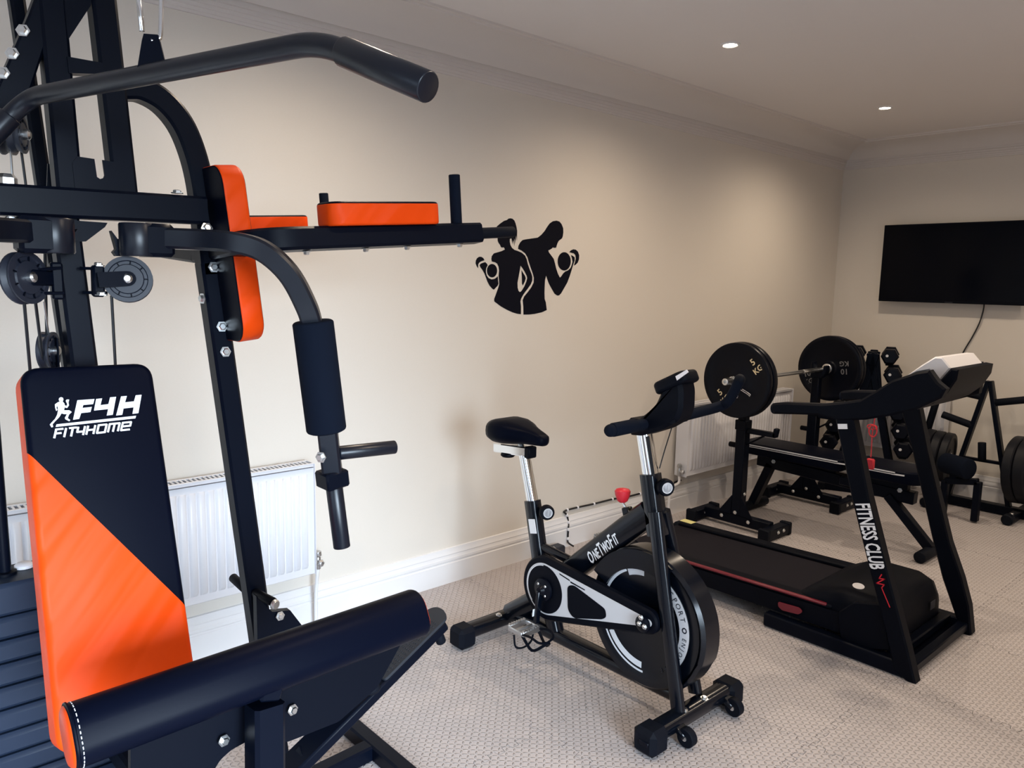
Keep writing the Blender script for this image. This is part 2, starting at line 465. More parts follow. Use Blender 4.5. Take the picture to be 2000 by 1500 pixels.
# walls
T = 0.12
def wall_with_hole(name, axis, at, a0, a1, hole=None):
    """Wall box along 'x' or 'y'; hole = (b0, b1, z0, z1)."""
    m = MB()
    def seg(b0, b1, z0, z1):
        if axis == 'x': m.box(((b0 + b1) / 2, at, (z0 + z1) / 2), (b1 - b0, T, z1 - z0), bev=0)
        else: m.box((at, (b0 + b1) / 2, (z0 + z1) / 2), (T, b1 - b0, z1 - z0), bev=0)
    if hole:
        b0, b1, z0, z1 = hole
        seg(a0, b0, -0.03, HC + 0.1); seg(b1, a1, -0.03, HC + 0.1)
        if z0 > 0.0: seg(b0, b1, -0.03, z0)
        seg(b0, b1, z1, HC + 0.1)
    else: seg(a0, a1, -0.03, HC + 0.1)
    return struct(name, m, 'wall')
wall_with_hole('wall_left', 'x', Y1 + T / 2, X0 - T, X1 + T)
wall_with_hole('wall_end', 'y', X1 + T / 2, Y0, Y1)
wall_with_hole('wall_right', 'x', Y0 - T / 2, X0 - T, X1 + T, (-1.6, 0.9, 0.0, 2.1))
wall_with_hole('wall_back', 'y', X0 - T / 2, Y0, Y1, (-0.25, 1.45, 0.6, 2.0))
m = MB(); m.box(((X0 + X1) / 2, (Y0 + Y1) / 2, HC + 0.05), (X1 - X0, Y1 - Y0, 0.1), bev=0); struct('ceiling', m, 'ceiling')

# patio door and side window, behind the camera
def glazed(name, axis, at, b0, b1, z0, z1, n_, part):
    m = MB(); fw = 0.06
    def pc(p0, p1, q0, q1, th=0.07, mb=None):
        mb = mb or m
        if axis == 'x': mb.box(((p0 + p1) / 2, at, (q0 + q1) / 2), (p1 - p0, th, q1 - q0), bev=0.004 if th > 0.02 else 0)
        else: mb.box((at, (p0 + p1) / 2, (q0 + q1) / 2), (th, p1 - p0, q1 - q0), bev=0.004 if th > 0.02 else 0)
    pc(b0, b1, z1 - fw, z1); pc(b0, b1, z0, z0 + fw); pc(b0, b0 + fw, z0 + fw, z1 - fw); pc(b1 - fw, b1, z0 + fw, z1 - fw)
    o = struct(name, m, 'gloss_white')
    w_ = (b1 - b0) / n_
    for k in range(n_):
        if k: g = MB(); pc(b0 + w_ * k - 0.035, b0 + w_ * k + 0.035, z0 + fw, z1 - fw, 0.065, g); g.build('mullion', 'gloss_white', o)
        g = MB(); pc(b0 + w_ * k + (fw if k == 0 else 0.035), b0 + w_ * (k + 1) - (fw if k == n_ - 1 else 0.035), z0 + fw, z1 - fw, 0.006, g); g.build('pane', 'glass', o)
    return o
glazed('door_1', 'x', Y0 - T / 2, -1.6, 0.9, 0.0, 2.1, 3, 'pane')
glazed('window_1', 'y', X0 - T / 2, -0.25, 1.45, 0.6, 2.0, 2, 'pane')

# skirting boards and cornices, profiles swept along the walls: (out from wall, height)
SKIRT = [(0.0, 0.0), (0.022, 0.0), (0.022, 0.097), (0.018, 0.101), (0.018, 0.106), (0.022, 0.111), (0.0215, 0.122), (0.016, 0.131), (0.015, 0.137), (0.0165, 0.141), (0.0125, 0.150), (0.009, 0.160), (0.008, 0.168), (0.0, 0.170)]
CORN = [(0.0, 2.337), (0.007, 2.338), (0.010, 2.346), (0.014, 2.348), (0.017, 2.358), (0.022, 2.360), (0.024, 2.371), (0.030, 2.373), (0.031, 2.386), (0.038, 2.388), (0.040, 2.402), (0.046, 2.412), (0.052, 2.412),
        (0.056, 2.404), (0.064, 2.402), (0.070, 2.410), (0.085, 2.432), (0.12, 2.458), (0.17, 2.474), (0.23, 2.482), (0.265, 2.484), (0.268, 2.490), (0.285, 2.492), (0.288, 2.502), (0.0, 2.502)]
def run(name, prof, side, m_):
    b = MB(); lps = []
    def pt(d, z, end):
        if side == 'left': return ((X0 + d if end == 0 else X1 - d), Y1 - d, z)
        if side == 'end': return (X1 - d, (Y1 - d if end == 0 else Y0 + d), z)
        if side == 'right': return ((X1 - d if end == 0 else X0 + d), Y0 + d, z)
        return (X0 + d, (Y0 + d if end == 0 else Y1 - d), z)
    b.loops([[pt(d, z, 0) for d, z in prof], [pt(d, z, 1) for d, z in prof]])
    return struct(name, b, m_, angle=28)
for s in ('left', 'end', 'back'):
    run('baseboard_' + s, SKIRT, s, 'gloss_white')
for k, s in enumerate(('left', 'end', 'right', 'back')):
    run('trim_%d' % (k + 1), CORN, s, 'cornice')
m = MB()
for a, b_ in ((X0, -1.6), (0.9, X1)):
    m.loops([[(a, Y0 + d, z) for d, z in SKIRT], [(b_, Y0 + d, z) for d, z in SKIRT]])
struct('baseboard_right', m, 'gloss_white', angle=28)

# recessed ceiling lights
def downlight(x, y, label):
    t = thing('downlight', label, 'ceiling light', (x, y, HC), 'recessed ceiling lights')
    b = MB(); b.lathe([(0.030, 0.0), (0.030, -0.004), (0.034, -0.006), (0.041, -0.004), (0.043, 0.0)], (x, y, HC), (0, 0, 1), 28, cap=False)
    b.build('trim_ring', 'gloss_white', t)
    b = MB(); b.lathe([(0.0285, -0.0008), (0.027, -0.0035), (0.012, -0.0045)], (x, y, HC), (0, 0, 1), 24); b.build('lens', 'lamp', t)
    d = bpy.data.lights.new('downlight_beam', 'SPOT'); d.energy = SPOT_W; d.color = (1.0, 0.82, 0.63); d.spot_size = math.radians(160); d.spot_blend = 1.0; d.shadow_soft_size = 0.022
    o = bpy.data.objects.new('downlight_beam', d); COL.objects.link(o); o.location = (0, 0, -0.02); o.parent = t
    return t
SPOT_W = 50
DL = [(3.08, 2.02, 'lit recessed ceiling light second from the end wall, nearer of two close to the cornice'), (4.75, 2.04, 'lit recessed ceiling light nearest the corner of the room'),
      (3.25, 0.95, 'lit recessed ceiling light at the top right edge of the picture'), (4.85, 0.35, 'lit recessed ceiling light further along the middle row, outside the picture'),
      (1.35, 2.02, 'lit recessed ceiling light above the multi gym'), (1.45, 0.35, 'lit recessed ceiling light above the camera side of the room'), (3.1, -0.9, 'lit recessed ceiling light by the side wall opposite'), (4.8, -0.9, 'lit recessed ceiling light in the corner opposite')]
for x, y, l in DL: downlight(x, y, l)


# ================================================================ MULTI GYM (foreground, left)
gym = thing('multi_gym', 'black steel multi gym with orange trimmed pads and a weight stack', 'exercise machine', (0.55, 1.82, 0))
TW = 0.05
def g_tube(name, path, w=TW, h=TW, up=(0, 1, 0), r=None, parent=None, m='paint'):
    b = MB(); b.sq(fillet(path, r, 8) if r else [Vector(p) for p in path], w, h, up, 0.006)
    return b.build(name, m, parent or gym, 35)
def lerp(a, b, t): return Vector(a).lerp(Vector(b), t)

# base on the floor
mu0, mu1 = V((0.3898,1.8,1.4727)), V((0.404,1.8,1.2612))
def main_at(z): return mu0 + (mu1 - mu0) * ((z - mu0.z) / (mu1.z - mu0.z))
vp0, vp1 = V((0.6858,1.82,1.4494)), V((0.7645,1.82,0.7263))
def vkr_at(z): return vp0 + (vp1 - vp0) * ((z - vp0.z) / (vp1.z - vp0.z))
g_tube('base_rail', [(0.02, 1.82, 0.025), (1.14, 1.88, 0.025)], up=(0, 0, 1))
g_tube('base_foot', [(1.165, 1.50, 0.025), (1.165, 2.18, 0.025)], up=(0, 0, 1))
g_tube('base_foot', [(-0.02, 1.45, 0.025), (-0.02, 2.18, 0.025)], up=(0, 0, 1))
g_tube('front_rail', [(0.43, 1.795, 0.025), (0.47, 0.95, 0.025)], up=(0, 0, 1))
g_tube('base_foot', [(0.22, 0.925, 0.025), (0.72, 0.925, 0.025)], up=(0, 0, 1))
# uprights
g_tube('main_upright', [main_at(0.05), main_at(1.56)])
g_tube('side_upright', [vkr_at(0.05), vkr_at(1.475)])
ul0, ul1 = V((0.3953,1.8,1.6191)), V((0.3821,1.8,1.9755)); ur0, ur1 = V((0.5007,1.8,1.6236)), V((0.4755,1.8,1.9983))
ul2, ur2 = ul0 + (ul1 - ul0) * 1.28, ur0 + (ur1 - ur0) * 1.28
g_tube('tower_upright', [ul0 - V(0, 0, 0.02), ul2], 0.048, 0.05)
g_tube('tower_upright', [ur0 - V(0, 0, 0.02), ur2], 0.048, 0.05)
rr0, rr1 = V((0.3961,2.02,1.6274)), V((0.3781,2.02,1.8578))
g_tube('rear_upright', [rr0 + (rr0 - rr1) * 5.2, rr0 + (rr1 - rr0) * 2.0], 0.03, 0.04)
# cross beam, carried by the main upright, and the curved tube to the side upright
bm0, bm1 = V((0.171,1.775,1.5798)), V((0.6595,1.775,1.5893))
g_tube('cross_beam', [bm0, bm1], 0.05, 0.06, (0, 0, 1))
g_tube('curved_arm', smooth_path([(0.5104,1.82,1.8354), (0.5472,1.82,1.8386), (0.5916,1.82,1.8205), (0.6293,1.82,1.7794), (0.6541,1.82,1.7204), (0.6689,1.82,1.6519), (0.6775,1.82,1.5605), (0.6858,1.82,1.4494)], 5))
# slotted plate, cross plates and gussets
def plate(name, poly, y, t=0.006, m='paint', bev=0.0):
    b = MB(); b.prism([(p[0], p[1]) for p in poly], (0, y, 0), (1, 0, 0), (0, 0, 1), t, bev=bev); return b.build(name, m, gym, 30)
plate('slotted_plate', [(0.4028,1.607),(0.4002,1.6651),(0.41,1.6783),(0.4408,1.6768),(0.4439,1.6415),(0.4495,1.6379),(0.4563,1.6407),(0.4585,1.646),(0.456,1.6766),(0.4782,1.675),(0.4892,1.6105)], 1.778)
plate('gusset', [(0.3953,2.0142),(0.4577,2.0304),(0.4495,1.9759),(0.4036,1.8977)], 1.79, 0.012)
plate('cross_plate', [(0.4006,1.8679),(0.4637,1.8683),(0.4685,1.8471),(0.4027,1.837)], 1.80, 0.03)
plate('gusset', [(0.3805,1.5512),(0.459,1.5501),(0.4538,1.5413),(0.4167,1.51),(0.3857,1.5085)], 1.79, 0.02)
plate('back_plate', [(0.3732,1.6678),(0.4008,1.6605),(0.3986,1.6164),(0.3685,1.6137)], 1.86)
# slanted brace plate with bolts, up to the pulley boom
plate('slanted_brace', [(0.3817,2.0401),(0.3595,1.9868),(0.3411,1.9347),(0.2957,1.8244),(0.2569,1.7285),(0.2523,1.6514),(0.3388,1.7993),(0.3873,1.9453)], 1.83, 0.05, bev=0.004)
for p in ((0.3299,1.78,1.9025), (0.3098,1.78,1.8565), (0.2928,1.78,1.8179)): bolt(p, (-0.5, -1, 0.2), gym, 0.0085)
boom0, boom1 = (0.42, 1.80, 2.05), (0.42, 1.24, 2.10)
g_tube('pulley_boom', [boom0, boom1], up=(0, 0, 1))
g_tube('tower_top', [(ul2.x - 0.02, 1.80, 2.09), (ur2.x + 0.02, 1.80, 2.09)], up=(0, 0, 1))

def pulley(c, axis, r, parent, w=0.022, name='pulley'):
    b = MB(); b.lathe([(0.011, -w / 2), (r * 0.62, -w / 2), (r * 0.66, -w * 0.36), (r * 0.78, -w * 0.36), (r * 0.82, -w / 2), (r, -w / 2), (r, -w * 0.34), (r * 0.86, 0), (r, w * 0.34), (r, w / 2), (r * 0.82, w / 2), (r * 0.78, w * 0.36), (r * 0.66, w * 0.36), (r * 0.62, w / 2), (0.011, w / 2)], c, axis, 32)
    o = b.build(name, 'grey', parent, 35)
    F = frame_z(axis)
    s = MB()
    for k in range(9):
        a = 2 * PI * k / 9; d = F @ V(math.cos(a), math.sin(a), 0); n = Vector(axis).normalized()
        s.box(Vector(c) + d * r * 0.72, (w * 0.98, r * 0.05, r * 0.22), Matrix((n, n.cross(d), d)).transposed(), 0)
    s.build('spoke', 'plastic', o)
    b = MB(); b.lathe([(0.010, -w * 0.9), (0.010, w * 0.9), (0.006, w * 1.05)], c, axis, 12); b.build('axle', 'zinc', o)
    return o
# right pulley on its hinged bracket
pr = V((0.4794,1.72,1.4345)); ax = V(-0.32, -0.93, 0.12).normalized()
pulley(pr, ax, 0.047, gym)
for s in (-1, 1):
    side = ax * 0.0165 * s
    b = MB(); d = V((0.4245,1.72,1.4305)) - pr; L_ = d.length; d.normalize(); up_ = d.cross(ax)
    b.prism([(0.016 * math.cos(a), 0.016 * math.sin(a)) for a in [PI / 2 - k * PI / 8 for k in range(9)]] + [(-L_, -0.016), (-L_, 0.016)], pr + side, -d, up_ if up_.z > 0 else -up_, 0.003, 0.003)
    b.build('pulley_bracket', 'paint', gym, 30)
def bracket_pair(xa, xb, parent):
    for pa, pb in xa:
        b = MB(); b.bar(pa, pb, 0.03, 0.006, bev=0.001); b.build('hinge_tab', 'paint', parent)
    b = MB(); b.bar(xb[0], xb[1], 0.022, 0.022); b.build('hinge_post', 'paint', parent)
bracket_pair([((0.4099,1.76,1.4556), (0.4309,1.73,1.4552)), ((0.4132,1.76,1.4069), (0.4325,1.73,1.4067))], ((0.4256,1.73,1.4622), (0.4245,1.73,1.3984)), gym)
for p in ((0.4274,1.73,1.4602), (0.4253,1.71,1.4021)): bolt(p, (0, -0.3, -1) if p[2] < 1.40 else (0, 0, 1), gym, 0.008)
# left pulley, seen nearly edge on
pl_ = V((0.2962,1.72,1.4345)); axl = V(0.62, -0.74, 0.1).normalized()
pulley(pl_, axl, 0.050, gym)
for s in (-1, 1):
    b = MB(); b.bar(pl_ + axl * 0.016 * s, V((0.3413,1.76,1.4327)) + axl * 0.012 * s, 0.006, 0.03); b.build('pulley_bracket', 'paint', gym)
bracket_pair([((0.3158,1.74,1.4503), (0.3603,1.76,1.4553)), ((0.3168,1.74,1.4049), (0.3614,1.76,1.4056))], ((0.3573,1.76,1.4664), (0.358,1.76,1.3923)), gym)
# floating pulley on the weight stack cable and pulleys high at the back
pf = V((0.3556,1.86,1.2812)); pulley(pf, (0.85, -0.5, 0), 0.040, gym)
for s in (-1, 1):
    b = MB(); b.bar(pf + V(0.85, -0.5, 0) * 0.016 * s + V(0, 0, 0.028), pf + V(0.85, -0.5, 0) * 0.016 * s + V(0, 0, -0.05), 0.004, 0.026); b.build('pulley_bracket', 'paint', gym)
ph = V((0.3098,1.78,1.7087)); pulley(ph, (0.9, -0.43, 0), 0.036, gym); pulley(V((0.3028,1.84,1.7151)), (0.9, -0.43, 0), 0.040, gym)
def cable(pts, r=0.0025, m='cable'):
    b = MB(); b.tube(pts, r, 8); b.build('cable', m, gym)
cable([(0.4468,1.72,1.4008), (0.4527,1.74,1.2641), (0.47, 1.76, 0.30)], 0.003)
cable([(0.2929,1.72,1.3908), (0.3022,1.76,1.2613), (0.3169,1.8,0.9284)], 0.003)
cable([(0.3151,1.74,1.3901), (0.3403,1.84,1.261)], 0.003)
cable([(0.3472,1.78,1.5386), (0.3468,1.8,1.458), (0.3525,1.85,1.3307), (0.3537,1.86,1.2998)], 0.003)
cable([(0.345,1.82,1.3852), (0.3585,1.86,1.2996)], 0.002, 'steel')
cable([(0.3037,1.82,1.6806), (0.3037,1.82,1.605)], 0.0022, 'steel'); cable([(0.3178,1.8,1.6851), (0.3229,1.8,1.6054)], 0.0025)
b = MB(); b.lathe([(0.018, 0), (0.018, 0.012), (0.012, 0.02)], (0.2908,1.8,1.6141), (0, 0, 1), 6); b.build('bolt', 'zinc', gym, 30)
for p, n in (((0.5995,1.765,1.6215), (0, 0, 1)), ((0.652,1.74,1.5492), (0, -1, 0.3)), ((0.6832,1.79,1.4648), (0, -1, 0.1)), ((0.698,1.79,1.3278), (0, -1, 0.1)), ((0.7047,1.79,1.2686), (0, -1, 0.1)), ((0.66,1.8,1.393), (-1, -0.2, 0)), ((0.2849,1.745,1.5458), (0, -0.5, -1))):
    bolt(p, n, gym, 0.0088)

# butterfly arms: pivot box, lobe, curved tube, foam roller, socket, hand grips; mirrored about the main upright
def butterfly(f):
    g = lambda p: f(Vector(p))
    arm = MB(); arm.sq([g(p) for p in smooth_path([(0.5459,1.69,1.5203), (0.6021,1.62,1.5182), (0.6376,1.55,1.5132), (0.6777,1.51,1.4979), (0.7202,1.49,1.4559), (0.7505,1.48,1.3977), (0.7694,1.48,1.342), (0.7901,1.48,1.2099), (0.8122,1.48,1.0151)], 5)], 0.042, 0.045, (0, 1, 0), 0.005)
    o = arm.build('butterfly_arm', 'satin', gym, 35)
    c = V((0.5286,1.7,1.5155))
    b = MB(); b.box(g(c), (0.062, 0.07, 0.068), bev=0.008); b.build('pivot_box', 'paint', gym)
    b = MB(); b.lathe([(0.034, -0.033), (0.036, -0.03), (0.036, 0.03), (0.034, 0.033)], g(c + V(-0.032, 0.0, 0.0)), (0, 0, 1), 20); b.build('pivot_sleeve', 'satin', gym)
    b = MB(); b.prism([(a, q) for a, q in [(0.4513,1.5319),(0.4619,1.5163),(0.5013,1.5079),(0.5003,1.483),(0.4585,1.4815),(0.4532,1.4895),(0.4591,1.4958)]], g(V(0, 1.735, 0)) if f is ident else (2 * MX, 1.735, 0), (1, 0, 0) if f is ident else (-1, 0, 0), (0, 0, 1), 0.02 if f is ident else -0.02)
    b.build('cable_lobe', 'paint', gym, 30)
    p0, p1 = V((0.7696,1.48,1.356)), V((0.7986,1.48,1.1174))
    b = MB(); b.rod(g(p0), g(p1), 0.0425, 28, 0.12); b.build('foam_roller', 'foam', gym)
    p2, p3 = V((0.8087,1.48,1.0295)), V((0.8132,1.48,0.9918))
    b = MB(); b.bar(g(p2), g(p3), 0.055, 0.056, (0, 1, 0)); b.build('socket_collar', 'paint', gym)
    b = MB(); b.rod(g(V((0.8145,1.48,0.9974))), g(V((0.822,1.46,0.855))), 0.0185, 18); b.build('hand_grip', 'satin', gym)
    b = MB(); b.rod(g(V((0.8253,1.48,1.065))), g(V((0.9614,1.46,1.0644))), 0.0155, 18); b.build('hand_grip', 'satin', gym)
    bolt(g(V((0.7712,1.455,1.0681))), (-1, -0.6, 0) if f is ident else (1, -0.6, 0), gym, 0.0085)
    return o
MX = (V((0.3411,1.7,1.5208)).x + V((0.5286,1.7,1.5155)).x) / 2 - 0.014
ident = lambda p: p
butterfly(ident); butterfly(lambda p: V(2 * MX - p.x, p.y, p.z - 0.0))

# knee-raise station on the side upright: back pad, two arms with elbow pads and upright grips
bt, bb = (V((0.691,1.69,1.6897)) + V((0.6944,1.69,1.6901))) / 2, V((0.7378,1.69,1.2976))
vdir = (bt - bb).normalized(); ndir = V(vdir.z, 0, -vdir.x)
bh = (bt - bb).length
b = MB(); b.cushion(round_rect(0.16, bh, 0.045, 6), (bt + bb) / 2 + V(0, 0.08, 0) - ndir * 0.027, (0, 1, 0), vdir, 0.054, 0.010, 4, 0.006)
for f in b.bm.faces:
    f.normal_update(); c = f.calc_center_median(); f.material_index = 1 if abs(f.normal.dot(ndir)) > 0.72 else 0
pad = b.build('back_pad', ['orange', 'leather'], gym)
b = MB(); b.box(vkr_at(1.44) + V(0.045, 0.02, 0), (0.05, 0.12, 0.05)); b.build('pad_bracket', 'paint', gym)
def dip_arm(dy):
    D = V(0, dy, 0); a0, a1 = V((0.7164,1.58,1.5208)) + D, V((1.2934,1.58,1.5684)) + D
    mid = V(0.70, 1.91, 1.50)
    b = MB(); b.sq(fillet([mid, a0 + V(-0.02, 0, 0), a1], 0.09, 6), 0.048, 0.05, (0, 0, 1), 0.006); o = b.build('dip_arm', 'paint', gym, 35)
    d = (a1 - a0).normalized()
    b = MB(); b.rod(a1 - d * 0.02, V((1.419,1.58,1.5794)) + D, 0.0145, 16); b.build('dip_handle', 'rubber', gym)
    g0 = V((1.2257,1.58,1.5788)) + D
    b = MB(); b.rod(g0, V((1.2157,1.58,1.71)) + D, 0.0145, 16); b.build('upright_grip', 'foam', gym)
    p0, p1 = V((0.8515,1.535,1.5594)) + D, V((1.1496,1.535,1.5825)) + D; u = (p1 - p0); L_ = u.length; u.normalize(); n = V(-u.z, 0, u.x)
    b = MB(); b.cushion(round_rect(L_, 0.095, 0.03, 6, L_ / 2, 0.045), p0, u, (0, 1, 0), 0.053, 0.008, 4, 0.006)
    for f in b.bm.faces: f.material_index = 1 if f.calc_center_median().z > 0 and f.normal.z > 0.8 else 0
    for f in b.bm.faces:
        f.normal_update(); f.material_index = 1 if f.normal.dot(n) > 0.3 and (f.calc_center_median() - p0).dot(n) > 0.03 else 0
    b.build('elbow_pad', ['orange', 'leather'], gym)
    for px in (0.16, 0.42, 0.62, 0.9):
        bolt(a0 + (a1 - a0) * px - V(0, 0, 0.025), (0, 0, -1), gym, 0.007)
dip_arm(0.0); dip_arm(0.675)

# backrest with the printed logo
T_, B_ = V((0.386,1.665,1.2686)), V((0.3774,1.47,0.6877))
bv = (T_ - B_).normalized(); bu = (V((0.509,1.665,1.27)) - V((0.2765,1.665,1.2654))); bw = bu.length; bu = (bu - bv * bu.dot(bv)).normalized(); bn = bu.cross(bv)
BH = (T_ - B_).length + 0.09; BC = (T_ + B_) / 2 - bv * 0.045
def on_rest(px):    # point of the pad's front plane
    return ((V(px) - BC).dot(bu), (V(px) - BC).dot(bv))
bw0, bw1 = bw, bw * 1.06
out = round_poly([(-bw1 / 2, -BH / 2), (bw1 / 2, -BH / 2), (bw0 / 2, BH / 2), (-bw0 / 2, BH / 2)], 0.034, 7)
b = MB(); b.cushion(out, BC - bn * 0.066, bu, bv, 0.066, 0.012, 5)
def rest_pt(u_, v_): return BC + bu * u_ + bv * v_
dA, dB = V((0.2812,1.61,1.0964)), V((0.5114,1.53,0.7681))
dd = (dB - dA); dn = dd.cross(bn).normalized()
if dn.dot(bv) < 0: dn = -dn
for k in range(3):
    bmesh.ops.bisect_plane(b.bm, geom=list(b.bm.verts) + list(b.bm.edges) + list(b.bm.faces), plane_co=dA + dn * (0.0, 0.0, 0.0)[k], plane_no=dn) if k == 0 else None
for f in b.bm.faces:
    f.normal_update(); c = f.calc_center_median()
    front = (c - BC).dot(bn) > -0.012
    f.material_index = 1 if (front and (c - dA).dot(dn) > 0) else 0
rest = b.build('backrest', ['orange', 'leather'], gym, 50)
b = MB(); lo = BC + bn * 0.0004
def rp(pts): return [on_rest(p) for p in pts]
RY = 1.645

LOGO = [[(-0.028, 0.2669), (0.0018, 0.2671), (-0.0015, 0.2572), (-0.0187, 0.2568), (-0.0208, 0.2512), (-0.0045, 0.2518), (-0.0078, 0.242), (-0.0241, 0.2414), (-0.0285, 0.2305), (-0.0391, 0.2297)], [(0.0047, 0.2669), (0.0154, 0.2673), (0.011, 0.2541), (0.0253, 0.255), (0.0298, 0.2683), (0.0407, 0.2685), (0.0307, 0.2332), (0.0198, 0.2326), (0.0237, 0.2451), (-0.0015, 0.2444)], [(0.0498, 0.2686), (0.0605, 0.2689), (0.0557, 0.2562), (0.0724, 0.2569), (0.077, 0.269), (0.0881, 0.2692), (0.0777, 0.2323), (0.0666, 0.2318), (0.0703, 0.2448), (0.0515, 0.244), (0.0477, 0.2316), (0.0365, 0.2311)], [(-0.0675, 0.2236), (0.0728, 0.2273), (0.0708, 0.2222), (-0.0693, 0.2188)], [(-0.0579, 0.2736), (-0.0549, 0.2752), (-0.0518, 0.2737), (-0.0511, 0.2701), (-0.053, 0.2663), (-0.0504, 0.2626), (-0.0499, 0.2586), (-0.047, 0.2574), (-0.0458, 0.2612), (-0.0477, 0.2674), (-0.0458, 0.2697), (-0.0415, 0.2694), (-0.0433, 0.264), (-0.0431, 0.258), (-0.0466, 0.2533), (-0.0508, 0.2547), (-0.0522, 0.2493), (-0.0436, 0.2486), (-0.0397, 0.2448), (-0.0449, 0.2402), (-0.0477, 0.2335), (-0.0438, 0.2297), (-0.0458, 0.2274), (-0.0518, 0.2319), (-0.0524, 0.2347), (-0.0482, 0.2415), (-0.0529, 0.2419), (-0.057, 0.2438), (-0.0615, 0.2368), (-0.069, 0.2296), (-0.0738, 0.2244), (-0.0734, 0.2193), (-0.076, 0.2185), (-0.0784, 0.2242), (-0.0756, 0.2273), (-0.0686, 0.2345), (-0.0644, 0.242), (-0.0624, 0.2492), (-0.0621, 0.2566), (-0.0628, 0.2587), (-0.0644, 0.2553), (-0.0631, 0.2508), (-0.0654, 0.249), (-0.0665, 0.255), (-0.0663, 0.2619), (-0.0612, 0.2655), (-0.0577, 0.2667), (-0.059, 0.2703)]]
LOGO_WORD = [[(-0.0734, 0.1987), (-0.0689, 0.2139), (-0.0578, 0.2141)], [(-0.0711, 0.2063), (-0.0617, 0.2065)], [(-0.057, 0.199), (-0.0525, 0.2141)], [(-0.0455, 0.1992), (-0.0409, 0.2143)], [(-0.0465, 0.2142), (-0.0352, 0.2144)], [(-0.0318, 0.2144), (-0.0346, 0.2054), (-0.0231, 0.2056)], [(-0.025, 0.1996), (-0.0203, 0.2146)], [(-0.0195, 0.1997), (-0.0149, 0.2147)], [(-0.0072, 0.1999), (-0.0025, 0.2148)], [(-0.0172, 0.2072), (-0.0049, 0.2074)], [(-0.001, 0.2), (0.0037, 0.2149), (0.0177, 0.2151), (0.0129, 0.2003), (-0.001, 0.2)], [(0.0185, 0.2004), (0.0234, 0.2152), (0.0412, 0.2154), (0.0363, 0.2007)], [(0.0323, 0.2153), (0.0274, 0.2006)], [(0.0572, 0.2011), (0.042, 0.2008), (0.047, 0.2155), (0.0622, 0.2157), (0.0597, 0.2084), (0.0445, 0.2082)]]
LC = (T_ + B_) / 2 - bv * 0.03
b = MB()
for pl in LOGO: b.prism(pl, LC + bn * 0.0006, bu, bv, 0.0006)
strokes(b, LOGO_WORD, LC + bn * 0.0006, bu, bv, 0.0036)
b.build('lettering', 'print', rest)

b = MB(); b.box(lerp(T_, B_, 0.35) - bn * 0.09, (0.05, 0.16, 0.05)); b.build('rest_bracket', 'paint', gym)
g_tube('rest_post', [lerp(T_, B_, 0.2) - bn * 0.085, lerp(T_, B_, 0.9) - bn * 0.085], 0.045, 0.03)
# seat, its post, and the leg roller bar
b = MB(); b.cushion(round_rect(0.27, 0.34, 0.07, 7, 0.355, 1.285), (0, 0, 0.455), (1, 0, 0), (0, 1, 0), 0.055, 0.012, 4, 0.008)
for f in b.bm.faces:
    f.normal_update(); f.material_index = 1 if f.normal.z > 0.8 else 0
b.build('seat', ['leather', 'leather'], gym)
g_tube('seat_rail', [(0.42, 1.77, 0.42), (0.45, 1.02, 0.42)], up=(0, 0, 1))
g_tube('seat_post', [(0.455, 1.0, 0.03), (0.455, 1.0, 0.43)])
# curl pad across the front: rounded pad with orange ends, backing board, post and bolts
pA, pB = V((0.2058,1.12,0.833)), V((0.7872,1.12,0.8476))
pu = (pB - pA); PL = pu.length; pu.normalize()
pn = V(0, -0.90, 0.44); pn = (pn - pu * pn.dot(pu)).normalized(); pv = pn.cross(pu)
def curl_section(k=1.0):
    """Cross-section in (pn, pv): rounded back, flatter face."""
    return round_rect(0.078 * k, 0.088 * k, [0.030, 0.030, 0.038, 0.038], 7, -0.005, -0.012)
sec = curl_section(); lps = []
for t, d in ((0, 0.006), (0.003, 0.002), (0.008, 0.0), (PL - 0.008, 0.0), (PL - 0.003, 0.002), (PL, 0.006)):
    lps.append([pA + pu * t + pn * x_ + pv * y_ for x_, y_ in inset(sec, d)])
b = MB(); b.loops(lps)
for f in b.bm.faces:
    f.normal_update(); f.material_index = 1 if abs(f.normal.dot(pu)) > 0.6 else 0
curl = b.build('curl_pad', ['leather', 'orange'], gym, 50)
b = MB(); b.tube([pA + pu * 0.006 + pn * x_ + pv * y_ for x_, y_ in sec + sec[:1]], 0.0022, 6); b.build('piping', 'leather', curl)
st = [pA + pu * 0.012 + pn * x_ * 1.012 + pv * (y_ * 1.005) for x_, y_ in sec]
b = MB()
for i in range(len(st)):
    a_, c_ = st[i], st[(i + 1) % len(st)]; n_ = max(1, int((c_ - a_).length / 0.006))
    for k in range(n_):
        b.bar(a_.lerp(c_, (k + 0.2) / n_), a_.lerp(c_, (k + 0.75) / n_), 0.0012, 0.0012, bev=0)
b.build('stitching', 'silver', curl)
b = MB(); b.prism(round_poly([(0.2947,0.8083),(0.7814,0.7903),(0.7135,0.7006),(0.6337,0.6646),(0.5372,0.6657),(0.4681,0.6959),(0.4407,0.6919),(0.4222,0.6819),(0.406,0.6606),(0.3966,0.6206),(0.2888,0.6714)], 0.006), (0, 1.155, 0), (1, 0, 0), (0, 0, 1), 0.012)
b.build('pad_board', 'plastic', gym, 30)
for p in ((0.4261,1.135,0.7184), (0.5426,1.135,0.7261)): bolt(p, (0.1, -1, 0.1), gym, 0.0065)
g_tube('pad_post', [(0.4795,1.1,0.7783), (0.455, 1.06, 0.40)], 0.05, 0.05)
b = MB(); b.bar((0.4677,1.11,0.8059), (0.5016,1.11,0.7955), 0.06, 0.03); b.build('post_head', 'paint', gym)
